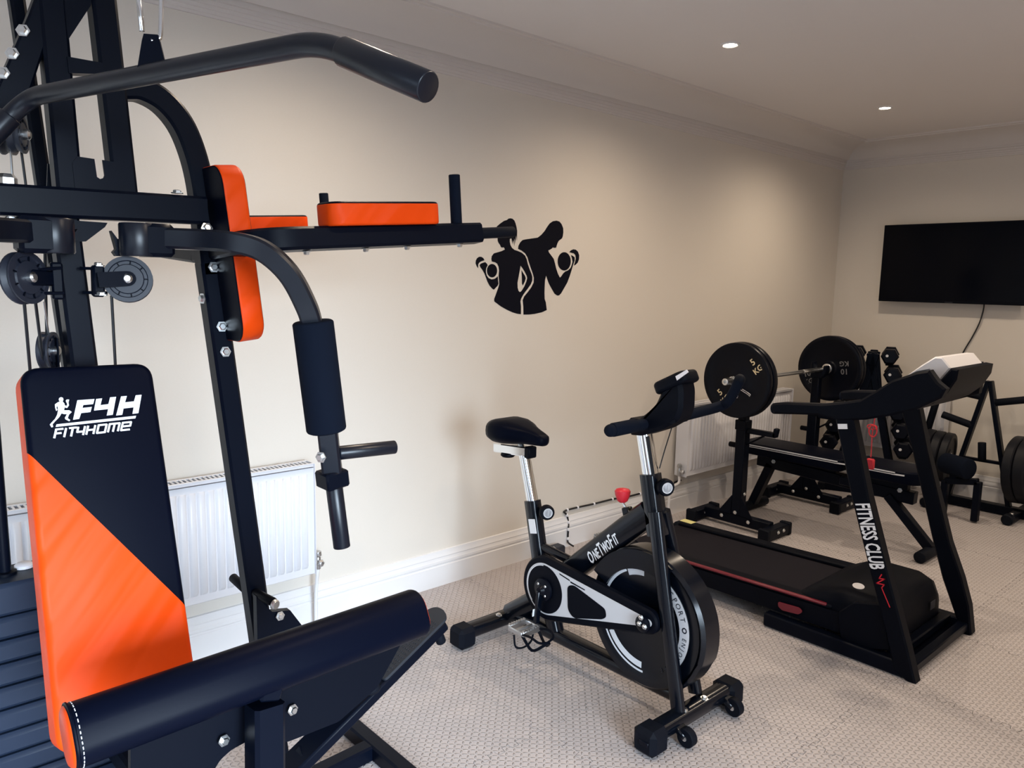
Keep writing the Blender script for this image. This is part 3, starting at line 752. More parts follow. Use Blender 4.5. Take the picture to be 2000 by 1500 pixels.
# adjuster and bracket on the side upright, behind the curl pad
b = MB(); b.rod((0.7631,1.79,0.6577), (0.769,1.7,0.6623), 0.011, 14); b.build('locking_pin', 'plastic', gym)
b = MB(); b.lathe([(0.0125, 0), (0.0125, 0.006), (0.010, 0.009)], (0.7679,1.695,0.6591), (0.35, -0.9, -0.1), 16); b.build('pin_cap', 'zinc', gym)
b = MB(); b.rod((0.766,1.86,0.6451), (0.7625,1.93,0.6545), 0.012, 14); b.build('locking_pin', 'plastic', gym)
plate('side_bracket', [(0.7522,0.6613),(0.7925,0.6096),(0.8408,0.6001),(0.9554,0.4176),(0.9537,0.2845),(0.7527,0.3606)], 1.78, 0.02)
bolt((0.8107,1.755,0.5954), (0, -1, 0.1), gym, 0.008)

# foot step of the knee-raise station: sloping bar with a tread pad at its raised end
s0, s1 = V((0.7046,1.62,0.2326)), V((1.2109,1.62,0.5139))
su = (s1 - s0); SL = su.length; su.normalize(); sw = V(0, 1, 0); sn = sw.cross(su) * -1
if sn.z < 0: sn = -sn
b = MB(); b.bar(s0, s1, 0.03, 0.078, (0, 1, 0), 0.005); b.build('step_bar', 'paint', gym)
b = MB(); b.prism(round_poly([(SL * 0.62, -0.040), (SL + 0.005, -0.040), (SL + 0.022, -0.015), (SL + 0.022, 0.02), (SL + 0.005, 0.040), (SL * 0.62, 0.040)], 0.012), s0 + sn * 0.016, su, V(0, 1, 0), 0.008 if su.cross(V(0, 1, 0)).dot(sn) > 0 else -0.008)
tp = b.build('tread_pad', 'tread', gym, 30)
b = MB()
for i in range(15):
    for j in range(9):
        c = s0 + sn * 0.0245 + su * (SL * 0.66 + i * (SL * 0.30 / 14)) + V(0, (j - 4) * 0.0075, 0)
        b.lathe([(0.0028, 0), (0.002, 0.0012)], c, sn, 5)
o = b.build('tread_studs', 'tread', tp); o['kind'] = 'stuff'
b = MB(); b.ball(V((0.97,1.575,0.4182)), 0.017, 18, 10, (1.3, 0.9, 0.8)); b.build('rubber_stop', 'rubber', gym)
b = MB(); b.rod((1.1911,1.6,0.4916), (1.2036,1.6,0.461), 0.014, 14); b.build('rubber_stop', 'rubber', gym)
g_tube('step_strut', [s0 + su * 0.12, (0.62, 1.72, 0.05)], 0.04, 0.04)

# weight stack: guide rods and plates
WX, WY = 0.350, 1.90
zt = 0.80
for k in range(15):
    z1 = zt - (0 if k == 0 else 0.024 + k * 0.0515)
    b = MB()
    if k == 0: b.box((WX, WY, z1 - 0.036), (0.35, 0.13, 0.070), bev=0.008); z = z1
    else: b.box((WX, WY, z1 - 0.023), (0.35, 0.13, 0.047), bev=0.009)
    b.build('weight_plate', 'stack', gym)
for x in (WX - 0.092, WX + 0.080):
    b = MB(); b.tube([(x + 0.004, WY, 0.03), (x - 0.008, WY, 1.62)], 0.0125, 14); b.build('guide_rod', 'paint', gym)
    b = MB(); b.lathe([(0.022, 0), (0.022, 0.006), (0.016, 0.008)], (x - 0.002, WY, zt - 0.001), (0, 0, 1), 20); b.build('rod_bush', 'plastic', gym)
b = MB(); b.lathe([(0.019, 0), (0.019, 0.006), (0.014, 0.010)], (WX - 0.055, WY + 0.02, zt), (0, 0, 1), 18); b.build('stack_bush', 'white', gym)

# the lat bar hanging on its carabiner: things of their own
L0, R0, E0 = V(0.303, 1.624, 1.752), V(0.511, 0.953, 1.752), V(0.557, 0.790, 1.680)
mid = (L0 + R0) / 2; hd = (R0 - L0).normalized(); E1 = L0 + V(-0.095, 0.030, -0.120)
lat = thing('lat_pulldown_bar', 'black lat pulldown bar with bent foam ends hanging in front of the multi gym', 'lat bar', mid)
b = MB(); b.tube(fillet([E1, L0, R0, E0], 0.045, 7), 0.0155, 22); b.build('bar', 'satin', lat, 50)
for a_, e_ in ((R0, E0), (L0, E1)):
    d = (e_ - a_).normalized(); b = MB(); b.rod(a_ + d * 0.045, e_ + d * 0.012, 0.0190, 24, 0.1); b.build('grip', 'satin', lat)
pk = V(0.409, 1.292, 1.772)
nn = hd.cross(V(0, 0, 1))
b = MB(); b.prism([(-0.021, -0.012), (0.021, -0.012), (0.013, 0.028), (0.010, 0.038), (-0.010, 0.038), (-0.013, 0.028)], pk, (hd * 0.75 - nn * 0.66).normalized(), V(0, 0, 1), 0.003, 0.003)
b.build('hanger_plate', 'paint', lat, 30)
cz = V(0.409, 1.292, 1.807)
car = thing('carabiner', 'chrome carabiner clip holding the lat pulldown bar', 'carabiner', cz)
cd = (nn * -0.8 + hd * 0.6).normalized()
prof = [(0.0, -0.006), (0.010, -0.002), (0.0135, 0.010), (0.0165, 0.075), (0.013, 0.092), (0.0, 0.098), (-0.013, 0.092), (-0.0165, 0.075), (-0.0135, 0.010), (-0.010, -0.002), (0.0, -0.006)]
b = MB(); b.tube(smooth_path([cz + cd * x_ + V(0, 0, z_) for x_, z_ in prof[:9]], 4), 0.0036, 10); b.build('hook', 'chrome', car)
b = MB(); b.rod(cz + cd * -0.0158 + V(0, 0, 0.072), cz + cd * -0.0125 + V(0, 0, 0.006), 0.0042, 12); b.build('gate', 'chrome', car)
b = MB(); b.tube([cz + V(0, 0, 0.094), V(0.415, 1.30, 2.04)], 0.003, 8); b.build('cable', 'cable', gym)
pulley(V(0.415, 1.335, 2.045), (1, 0, 0), 0.04, gym)


# ================================================================ SPIN BIKE
def text_mesh(body, size, shear=0.0, bold=0.0, extrude=0.0005):
    cu = bpy.data.curves.new('lettering', 'FONT'); cu.body = body; cu.size = size; cu.shear = shear; cu.offset = bold
    cu.extrude = extrude; cu.align_x = 'CENTER'; cu.align_y = 'CENTER'; cu.resolution_u = 2
    t = bpy.data.objects.new('lettering', cu); COL.objects.link(t)
    me = bpy.data.meshes.new_from_object(t.evaluated_get(bpy.context.evaluated_depsgraph_get()))
    bpy.data.objects.remove(t); bpy.data.curves.remove(cu); me.materials.clear()
    return me
def letters(items, o, u, v, parent, m='print', extrude=0.0005, name='lettering'):
    """items: (text, size, x, y, turn, squeeze, shear, bold) placed in the frame (o; u, v); joined into one print."""
    u, v, o = Vector(u).normalized(), Vector(v).normalized(), Vector(o); w = u.cross(v).normalized()
    F = Matrix((u, v, w)).transposed().to_4x4(); F.translation = o
    b = MB()
    for it in items:
        tx, sz, x, y, rot, sq_, sh, bo = (list(it) + [0, 1, 0, 0])[:8] if len(it) < 8 else it
        me = text_mesh(tx, sz, sh, bo, extrude)
        me.transform(F @ Matrix.Translation((x, y, 0)) @ Matrix.Rotation(rot, 4, 'Z') @ Matrix.Diagonal((sq_, 1, 1, 1)))
        b.bm.from_mesh(me); bpy.data.meshes.remove(me)
    me = bpy.data.meshes.new(name); b.bm.to_mesh(me); b.bm.free()
    return link_mesh(name, me, m, parent)

bike = thing('spin_bike', 'black spin bike with a chrome seat post and silver chain guard beside the multi gym', 'exercise bike', (2.04, 1.85, 0))
BX = 2.04
def bt_(name, path, w, h, up=(1, 0, 0), m='gloss', r=None):
    b = MB(); b.sq(fillet(path, r, 6) if r else path, w, h, up, 0.010); return b.build(name, m, bike, 50)
# cross bars on the floor with rubber end caps, wheels and levelling feet
for (y, xa, xb, nm) in ((2.262, 1.765, 2.315, 'rear_bar'), (1.345, 1.785, 2.30, 'front_bar')):
    b = MB(); b.sq([(xa + 0.04, y, 0.058), (xb - 0.04, y, 0.058)], 0.064, 0.052, (0, 0, 1), 0.012); b.build(nm, 'gloss', bike, 50)
    for x0, x1 in ((xa, xa + 0.085), (xb - 0.085, xb)):
        b = MB(); b.box(((x0 + x1) / 2, y, 0.046), (x1 - x0, 0.088, 0.086), bev=0.016); c = b.build('end_cap', 'rubber', bike, 30)
        if nm == 'front_bar' and x0 < 2.0:
            b = MB(); b.box((x0 - 0.0005, y - 0.006, 0.048), (0.006, 0.036, 0.016), bev=0.002); b.build('cap_recess', 'iron', c)
    for x in (BX - 0.055, BX + 0.055): bolt((x, y - 0.012, 0.084), (0, -0.2, 1), bike, 0.009)
for x in (1.935, 2.205):
    b = MB(); b.lathe([(0.009, -0.014), (0.028, -0.014), (0.031, -0.011), (0.031, 0.011), (0.028, 0.014), (0.009, 0.014)], (x, 1.285, 0.034), (1, 0, 0), 24); w = b.build('transport_wheel', 'rubber', bike)
    b = MB(); b.lathe([(0.008, -0.0165), (0.008, 0.0165)], (x, 1.285, 0.034), (1, 0, 0), 12); b.build('axle', 'zinc', w)
    b = MB(); b.bar((x, 1.32, 0.055), (x, 1.285, 0.036), 0.044, 0.02); b.build('wheel_bracket', 'gloss', bike)
# frame
bt_('base_beam', [(BX, 2.24, 0.090), (BX, 1.40, 0.090)], 0.06, 0.045, (0, 0, 1))
b = MB(); b.sq([(BX, 2.235, 0.085), (BX, 2.04, 0.225)], 0.075, 0.065, (1, 0, 0), 0.014); b.build('rear_brace', 'gloss', bike, 50)
bt_('seat_tube', [(2.04,2.124,0.5902), (2.04,2.072,0.3633), (BX, 1.975, 0.10)], 0.06, 0.052)
bt_('down_tube', [(2.04,1.9441,0.3314), (2.04,1.8617,0.401), (2.04,1.6504,0.5911), (2.04,1.544,0.6836)], 0.085, 0.062)
bt_('link_tube', [(2.04,2.0711,0.418), (2.04,1.8722,0.4018)], 0.034, 0.03)
bt_('head_tube', [(2.04,1.5556,0.8142), (2.04,1.512,0.6115)], 0.06, 0.062)
for X, nm, pts in ((1.978, 'fork_leg', [(1.985,1.4879,0.7078), (1.978,1.4565,0.579), (1.975,1.3493,0.0718)]), (2.108, 'fork_leg', [(2.06,1.5087,0.6955), (2.108,1.5075,0.571), (2.108,1.3773,0.082)])):
    bt_(nm, pts, 0.05, 0.032)
# flywheel inside its cover, with printed rings
WC = V(BX, 1.528, 0.315); WR = 0.234
b = MB(); b.lathe([(0.02, -0.036), (0.19, -0.036), (0.20, -0.041), (WR - 0.008, -0.041), (WR, -0.033), (WR, 0.033), (WR - 0.008, 0.041), (0.20, 0.041), (0.19, 0.036), (0.02, 0.036)], WC, (1, 0, 0), 64)
fly = b.build('flywheel', 'gloss', bike, 30)
def arc_print(r0, r1, a0, a1, name, m='print', x=-0.0365, n=24):
    b = MB(); P_ = lambda r, a: (r * math.cos(a), r * math.sin(a))
    lo = [P_(r0, math.radians(a0 + (a1 - a0) * k / n)) for k in range(n + 1)]; hi = [P_(r1, math.radians(a0 + (a1 - a0) * k / n)) for k in range(n + 1)]
    # angle 0 points towards the front of the bike (-Y), 90 up
    for k in range(n):
        b.prism([lo[k], lo[k + 1], hi[k + 1], hi[k]], WC + V(x, 0, 0), (0, -1, 0), (0, 0, 1), 0.0006)
    return b.build(name, m, fly)
arc_print(0.148, 0.185, -48, 57, 'ring_print', 'silver')
arc_print(0.150, 0.172, 211, 270, 'ring_print')
arc_print(0.180, 0.187, 208, 272, 'ring_print')
arc_print(0.170, 0.180, 118, 156, 'ring_print')
arc_print(0.155, 0.186, 92, 116, 'ring_print', 'silver')
its = []
for txt, a_from, a_to in (('SPORT', 50, 20), ('ENJOY LIFE', -3, -60)):
    n = len(txt)
    for k, ch in enumerate(txt):
        a = math.radians(a_from + (a_to - a_from) * k / (n - 1)); r = 0.1665
        if ch != ' ': its.append((ch, 0.027 if n == 5 else 0.022, r * math.cos(a), r * math.sin(a), a - PI / 2, 0.95, 0, 0))
its.append(('O', 0.026, 0.1665 * math.cos(math.radians(8)), 0.1665 * math.sin(math.radians(8)), -PI / 2, 1, 0, 0.0008))
letters(its, WC + V(-0.0372, 0, 0), (0, -1, 0), (0, 0, 1), fly, 'grey')
b = MB(); b.lathe([(0.026, 0), (0.026, 0.012), (0.012, 0.013), (0.012, 0.045), (0.008, 0.048)], WC + V(-0.036, 0, 0), (-1, 0, 0), 18); b.build('hub', 'zinc', fly)
# rounded cover over the front and top of the wheel
b = MB(); lps = []
for k in range(31):
    a = math.radians(-48 + (150 + 48) * k / 30); d = V(0, -math.cos(a), math.sin(a)); r0 = WR + 0.004; r1 = WR + (0.016 if 4 < k < 26 else 0.011)
    lps.append([WC + d * r0 + V(-0.050, 0, 0), WC + d * (r1 - 0.01) + V(-0.050, 0, 0), WC + d * r1 + V(-0.038, 0, 0), WC + d * r1 + V(0.038, 0, 0), WC + d * (r1 - 0.01) + V(0.050, 0, 0), WC + d * r0 + V(0.050, 0, 0)])
b.loops(lps); b.build('wheel_cover', 'gloss', bike, 30)
b = MB()
for k in range(12):
    pass
lps = []
for k in range(16):
    a = math.radians(62 + 90 * k / 15); d = V(0, -math.cos(a), math.sin(a))
    lps.append([WC + d * (WR - 0.055) + V(-0.052, 0, 0), WC + d * (WR + 0.012) + V(-0.052, 0, 0), WC + d * (WR + 0.012) + V(-0.040, 0, 0), WC + d * (WR - 0.055) + V(-0.040, 0, 0)])
b.loops(lps); b.build('wheel_guard', 'gloss', bike, 30)
# chain guard: two circles and their hull
CC = V((1.955,1.9486,0.3052)); CT = V((1.955,1.4714,0.345))
def hull2(r0, r1, c1):
    """Outline round a circle r0 at the origin and a circle r1 at c1."""
    d = Vector(c1); L_ = d.length; base = math.atan2(d.y, d.x); al = math.acos((r0 - r1) / L_); out = []
    n = 40
    for k in range(n + 1):
        a = base + al + (2 * PI - 2 * al) * k / n; out.append((r0 * math.cos(a), r0 * math.sin(a)))
    for k in range(13):
        a = base - al + 2 * al * k / 12; out.append((d.x + r1 * math.cos(a), d.y + r1 * math.sin(a)))
    return out
c1 = (-(CT.y - CC.y), CT.z - CC.z)          # in the frame (-Y, Z)
GO = CC; gu, gv = V(0, -1, 0), V(0, 0, 1)
# u x v for (-Y, Z) is -X, so prisms grow towards the camera side
b = MB(); b.prism(hull2(0.122, 0.042, c1), GO + V(0.022, 0, 0), gu, gv, 0.030, bev=0.006); guard = b.build('chain_guard', 'plastic', bike, 30)
b = MB(); b.prism(hull2(0.098, 0.012, (c1[0] * 1.02, c1[1] * 1.02)), GO + V(-0.0085, 0, 0), gu, gv, 0.0012); b.build('guard_plate', 'silver', guard, 30)
b = MB(); b.prism(hull2(0.091, 0.004, (0.10, 0.02))[:], GO + V(-0.0100, 0, 0), gu, gv, 0.0005) if False else b.lathe([(0.092, 0), (0.092, 0.0010)], GO + V(-0.0097, 0, 0), (-1, 0, 0), 48); b.build('guard_ring', 'plastic', guard, 30)
b = MB(); b.loops([[GO + V(-0.0109, 0, 0) + gu * (r * math.cos(a)) + gv * (r * math.sin(a)) for r in (0.0885, 0.0915)] for a in [math.radians(95 + 130 * k / 24) for k in range(25)]], closed=False, cap0=False, cap1=False); b.build('pinstripe', 'print', guard)
win = [(-(p[0] - CC.y), p[1] - CC.z) for p in [(1.831,0.355),(1.8009,0.3685),(1.6483,0.33),(1.6423,0.3022),(1.6604,0.2883),(1.7955,0.2441),(1.8246,0.2652)]]
b = MB(); b.prism(round_poly(win, 0.018, 4), GO + V(-0.0095, 0, 0), gu, gv, 0.0016); b.build('guard_window', 'plastic', guard, 30)
line = [(-(p[0] - CC.y), p[1] - CC.z) for p in [(1.8741,0.3903),(1.8218,0.3812),(1.8191,0.3763),(1.8713,0.3853)]]
b = MB(); b.prism(line, GO + V(-0.0098, 0, 0), gu, gv, 0.0008)
line2 = [(-(p[0] - CC.y), p[1] - CC.z) for p in [(1.8166,0.377),(1.7461,0.3689),(1.7459,0.3651),(1.8163,0.3713)]]
b.prism(line2, GO + V(-0.0098, 0, 0), gu, gv, 0.0008); b.build('pinstripe', 'plastic', guard)
b = MB(); b.lathe([(0.026, 0), (0.028, 0.004), (0.028, 0.010), (0.018, 0.016), (0.006, 0.02)], V((1.94,1.4804,0.339)) + V(0.004, 0, 0), (-1, 0, 0), 20); b.build('axle_cap', 'iron', guard)
for q in ((1.925,1.4835,0.3424), (1.925,1.4622,0.3395), (1.925,1.4784,0.3654)): bolt(q, (-1, -0.2, 0), guard, 0.0065)
# crank, chain ring bolts, pedals with toe cages
b = MB(); b.lathe([(0.040, 0), (0.044, 0.004), (0.042, 0.012), (0.020, 0.018), (0.012, 0.03)], CC + V(-0.010, 0, 0), (-1, 0, 0), 24); crank = b.build('crank', 'iron', bike)
for k in range(4):
    a = PI / 4 + k * PI / 2; bolt(CC + V(-0.020, 0.026 * math.cos(a), 0.026 * math.sin(a)), (-1, 0, 0), crank, 0.006)
def pedal(side, foot):
    hub_ = CC + V(-0.035, 0, 0) if side < 0 else V(2 * BX - CC.x + 0.035, CC.y, CC.z)
    end = V(foot)
    b = MB(); b.bar(hub_, end, 0.016, 0.026, (0, 1, 0) if False else (1, 0, 0), 0.004); b.build('crank_arm', 'gloss', bike)
    if side < 0:
        d = (end - hub_).normalized(); b = MB(); b.bar(hub_ + d * 0.075 + V(-0.0145, 0.004, 0), end - d * 0.035 + V(-0.0145, 0.004, 0), 0.002, 0.012, (1, 0, 0), 0); b.build('crank_stripe', 'print', bike)
    p = end + V(side * 0.062, 0, 0)
    b = MB(); b.rod(end, p + V(side * 0.045, 0, 0), 0.0075, 12)
    b.box(p + V(0, 0.038, 0), (0.088, 0.010, 0.022)); b.box(p + V(0, -0.038, 0), (0.088, 0.010, 0.022)); b.box(p + V(side * 0.043, 0, 0), (0.008, 0.07, 0.018)); b.box(p - V(side * 0.043, 0, 0), (0.008, 0.07, 0.018))
    for k in range(7):
        b.box(p + V(-0.036 + k * 0.012, 0.038, 0.013), (0.006, 0.010, 0.006), bev=0); b.box(p + V(-0.036 + k * 0.012, -0.038, 0.013), (0.006, 0.010, 0.006), bev=0)
    pd = b.build('pedal', 'steel', bike)
    b = MB()
    for s in (-1, 1):
        b.tube(smooth_path([p + V(s * 0.040, -0.035, 0.0), p + V(s * 0.046, -0.085, 0.010), p + V(s * 0.036, -0.118, -0.002), p + V(0, -0.124, -0.010)], 4), 0.0045, 8)
        b.tube(smooth_path([p + V(s * 0.040, -0.035, -0.006), p + V(s * 0.034, -0.080, -0.045), p + V(s * 0.016, -0.118, -0.020), p + V(0, -0.124, -0.010)], 4), 0.0055, 8)
    b.build('toe_cage', 'plastic', pd)
    b = MB(); b.tube(smooth_path([p + V(-0.050, 0.0, -0.012), p + V(-0.040, 0, -0.06), p + V(0, 0, -0.075), p + V(0.04, 0, -0.06), p + V(0.050, 0, -0.012)], 5), 0.004, 6); b.build('strap', 'rubber', pd)
pedal(-1, V((1.925,1.9679,0.1673)))
pedal(1, CC + V(0.205, -0.07, 0.155))
# seat post, slider, saddle, knobs
bt_('seat_post', [(2.04,2.1774,0.7641), (2.04,2.1172,0.5647)], 0.042, 0.042, m='chrome')
b = MB(); b.bar((2.018,2.1448,0.763), (2.018,2.0895,0.6001), 0.001, 0.010, (0, -1, 0), 0)
b = MB(); b.sq([(2.04,2.3422,0.766), (2.04,2.1542,0.7808)], 0.04, 0.038, (0, 0, 1), 0.004); sl = b.build('saddle_slider', 'chrome', bike)
b = MB(); b.box((2.04,2.1424,0.7809), (0.046, 0.03, 0.046), bev=0.005); b.build('slider_cap', 'plastic', bike)
b = MB(); b.lathe([(0.006, 0.03), (0.006, 0.006), (0.028, 0.004), (0.030, -0.004), (0.024, -0.010)], (2.04,2.2748,0.7482), (0, 0, 1), 18); b.build('slider_knob', 'plastic', bike)
b = MB(); b.tube([(2.04,2.2028,0.8053), (2.04,2.1901,0.7868)], 0.012, 12); b.build('saddle_clamp', 'steel', bike)
sad = []
for y, hw, zt_, zb in ((2.345, 0.02, 0.852, 0.835), (2.340, 0.056, 0.878, 0.815), (2.322, 0.082, 0.896, 0.803), (2.285, 0.098, 0.905, 0.798), (2.24, 0.097, 0.904, 0.800), (2.195, 0.080, 0.896, 0.806), (2.155, 0.055, 0.887, 0.812), (2.12, 0.040, 0.879, 0.814), (2.09, 0.033, 0.871, 0.816), (2.066, 0.026, 0.863, 0.818), (2.058, 0.010, 0.850, 0.828)):
    ring = []
    for k in range(24):
        a = 2 * PI * k / 24; c_, s_ = math.cos(a), math.sin(a)
        e = lambda q: math.copysign(abs(q) ** 0.75, q)
        dip = 0.006 * (1 - abs(c_)) if s_ > 0 else 0
        ring.append((BX + hw * e(c_), y, (zt_ + zb) / 2 + (zt_ - zb) / 2 * e(s_) - dip))
    sad.append(ring)
b = MB(); b.loops(sad); b.build('saddle', 'leather', bike, 80)
def knob(c, d, parent):
    b = MB(); b.lathe([(0.012, -0.035), (0.012, -0.008), (0.024, -0.006), (0.029, 0.0), (0.029, 0.018), (0.025, 0.024)], c, d, 20); k_ = b.build('adjusting_knob', 'plastic', parent)
    n = Vector(d).normalized(); b = MB(); b.lathe([(0.0185, 0), (0.0185, 0.0008), (0.0155, 0.0008), (0.0155, 0)], Vector(c) + n * 0.0242, d, 24); b.bar(Vector(c) + n * 0.0246 + V(0, 0, 0.012), Vector(c) + n * 0.0246 - V(0, 0, 0.012), 0.0012, 0.005, n, 0); b.build('knob_mark', 'silver', k_)
knob(V((2.04,2.0422,0.5621)) + V(0, 0.004, 0), (-0.45, -0.88, 0.05), bike); knob(V((2.04,1.4924,0.7819)) + V(0, 0.004, 0), (-0.45, -0.88, 0.05), bike)
b = MB(); b.bar((2.004,2.0896,0.5286), (2.004,2.0761,0.4743), 0.002, 0.036, (0, 1, 0), 0); b.build('sticker', 'print', bike)
# brake: red knob on its rod and sleeve, yellow sticker, lettering on the down tube
rk = V((2.04,1.6706,0.7136))
b = MB(); b.lathe([(0.010, -0.026), (0.018, -0.020), (0.026, 0.0), (0.028, 0.014), (0.022, 0.022), (0.010, 0.025)], rk, (0.1, 0.12, 1), 20); b.build('brake_knob', 'red', bike)
b = MB(); b.rod(rk + V(0, 0, -0.02), (2.04,1.6521,0.6683), 0.0045, 10); b.build('brake_rod', 'chrome', bike)
b = MB(); b.bar((2.04,1.6503,0.6761), (2.04,1.623,0.591), 0.03, 0.03, (1, 0, 0)); b.build('brake_sleeve', 'gloss', bike)
b = MB(); b.prism([(1.635,0.6549),(1.6251,0.6811),(1.5969,0.6987),(1.5961,0.6844),(1.617,0.6575),(1.6323,0.6464)], (2.045, 0, 0), (0, 1, 0), (0, 0, 1), 0.003); b.build('warning_sticker', 'yellow', bike)
d0, d1 = V((2.0085,1.7889,0.4516)), V((2.0085,1.6599,0.5712)); tu = (d1 - d0).normalized(); tv = V(0, tu.z, -tu.y) if tu.y < 0 else V(0, -tu.z, tu.y)
tv = V(-1, 0, 0).cross(tu); tv = tv if tv.z > 0 else -tv
tL = (d1 - d0).length
letters([('O', 0.062, -tL * 0.43, 0, 0, 0.50, 0.15, 0.001), ('NE', 0.050, -tL * 0.245, -0.003, 0, 0.48, 0.15, 0.001), ('T', 0.066, -tL * 0.085, 0.001, 0, 0.46, 0.15, 0.001), ('WO', 0.050, tL * 0.105, -0.003, 0, 0.46, 0.15, 0.001), ('F', 0.066, tL * 0.275, 0.001, 0, 0.48, 0.15, 0.001), ('IT', 0.050, tL * 0.415, -0.003, 0, 0.50, 0.15, 0.001)], (d0 + d1) / 2, tu, tv, bike)
# handlebar post, bar, horn, bellows column and display
bt_('handlebar_post', [(2.04,1.5919,0.9609), (2.04,1.5478,0.7893)], 0.05, 0.046, m='chrome')
b = MB(); b.bar((2.012,1.5518,0.9464), (2.012,1.5212,0.8169), 0.002, 0.012, (0, -1, 0), 0); b.build('post_slot', 'gloss', bike)
b = MB(); b.box((2.04,1.5823,0.9834), (0.10, 0.08, 0.035), bev=0.008); b.build('bar_clamp', 'plastic', bike)
HY = 1.56
b = MB(); b.tube(smooth_path([(1.8313,1.56,0.9851), (1.953,1.56,0.9862), (2.1168,1.56,0.989), (2.2952,1.56,0.9959), (2.4239,1.55,1.0071), (2.4316,1.52,1.0294), (2.4359,1.5,1.069), (2.4356,1.48,1.1141)], 5), 0.019, 16); b.build('handlebar', 'foam', bike, 60)
b = MB(); b.ball((2.4356,1.48,1.1141), 0.0195, 14, 8); b.build('bar_end', 'rubber', bike)
b = MB(); b.ball((1.8313,1.56,0.9851), 0.0205, 14, 8); b.build('bar_end', 'foam', bike)
b = MB(); b.rod((1.8411,1.56,0.9856), (1.9529,1.56,0.9879), 0.0225, 16); b.build('grip', 'foam', bike)
b = MB(); b.prism(round_poly([(1.6264,0.9389),(1.6026,0.9882),(1.5532,1.0265),(1.5214,1.0581),(1.4996,1.1079),(1.4973,1.1382),(1.4305,1.1521),(1.4185,1.1145),(1.4169,1.0559),(1.4302,1.0177),(1.4921,0.978),(1.5742,0.9441)], 0.012), (2.0, 0, 0), (0, 1, 0), (0, 0, 1), 0.085, bev=0.012); b.build('display_column', 'plastic', bike, 30)
for k in range(5):
    q = V((2.04,1.4541,1.0969)).lerp(V((2.04,1.4533,1.0167)), k / 4); b = MB(); b.tube([q + V(-0.037, 0, 0), q + V(0.04, 0, 0)], 0.013, 10); b.build('bellows_rib', 'rubber', bike, 60)
c0, c1_ = V((2.04,1.5098,1.1153)), V((2.04,1.4094,1.1663)); du = (c1_ - c0).normalized(); dv = V(1, 0, 0)
b = MB(); b.cushion(round_rect(0.135, 0.10, 0.03, 5), (V((2.04,1.5255,1.1016)) + V((2.04,1.3943,1.1695))) / 2 - du.cross(dv) * 0 + V(0, 0, -0.018), du, dv, 0.04 if du.cross(dv).z > 0 else -0.04, 0.012, 4, 0.01); b.build('display', 'plastic', bike, 40)
b = MB(); b.prism([(1.4337,1.1609),(1.3929,1.1861),(1.3868,1.1787),(1.4271,1.1487)], (1.985, 0, 0), (0, 1, 0), (0, 0, 1), 0.003); b.build('display_sticker', 'white', bike)
b = MB(); b.tube(smooth_path([(2.06,1.4868,0.9959), (2.07,1.5062,0.9538), (2.07,1.5236,0.8951), (2.06,1.5336,0.8332)], 4), 0.0022, 6); b.build('sensor_wire', 'cable', bike)


# ================================================================ TREADMILL
tm = thing('treadmill', 'black folding treadmill with a slanted white console and a red stripe along its deck', 'treadmill', (3.24, 1.6, 0))
TX0, TX1 = 2.91, 3.57
def xprism(name, poly, x, t, m='plastic', parent=None, bev=0.004, rnd=0.0):
    """Side-view outline (y, z) at plane x, grown by t along +X."""
    if rnd: poly = round_poly(poly, rnd, 4)
    b = MB(); b.prism(poly, (x, 0, 0), (0, 1, 0), (0, 0, 1), t, bev=bev); return b.build(name, m, parent or tm, 30)
NEAR_UP = [(1.345,0.9445),(1.2789,0.9702),(1.1889,0.654),(1.0986,0.3897),(1.0526,0.2622),(1.0041,0.1233),(0.9645,-0.0015),(0.9931,-0.0056),(1.0455,0.0255),(1.0841,0.1496),(1.1145,0.2408),(1.1617,0.3703),(1.2542,0.639)]
FAR_UP = [(1.3214,0.8867),(1.3639,1.0023),(1.2941,1.0422),(1.2543,0.9236),(1.2086,0.7574),(1.0871,0.3777),(1.0267,0.2367),(0.989,0.1244),(0.9685,0.0066),(0.9984,-0.0322),(1.0348,0.0627),(1.1009,0.2135),(1.1509,0.3601),(1.2707,0.7462)]
near_up = xprism('upright', NEAR_UP, TX0, 0.055, bev=0.006)
far_up = xprism('upright', FAR_UP, TX1 - 0.055, 0.055, bev=0.006)
# floor frame: two side rails and two cross bars at the front
for x in (TX0 + 0.004, TX1 - 0.054):
    b = MB(); b.box((x + 0.025, 1.29, 0.032), (0.05, 0.60, 0.058), bev=0.006); b.build('floor_rail', 'paint', tm)
for y, z in ((1.005, 0.034), (1.075, 0.050)):
    b = MB(); b.box(((TX0 + TX1) / 2, y, z), (TX1 - TX0 - 0.1, 0.04, 0.036), bev=0.005); b.build('cross_bar', 'paint', tm)
b = MB(); b.box(((TX0 + TX1) / 2, 1.04, 0.012), (TX1 - TX0 - 0.09, 0.09, 0.012), bev=0.003); b.build('floor_plate', 'steel', tm) if False else b.build('floor_plate', 'iron', tm)
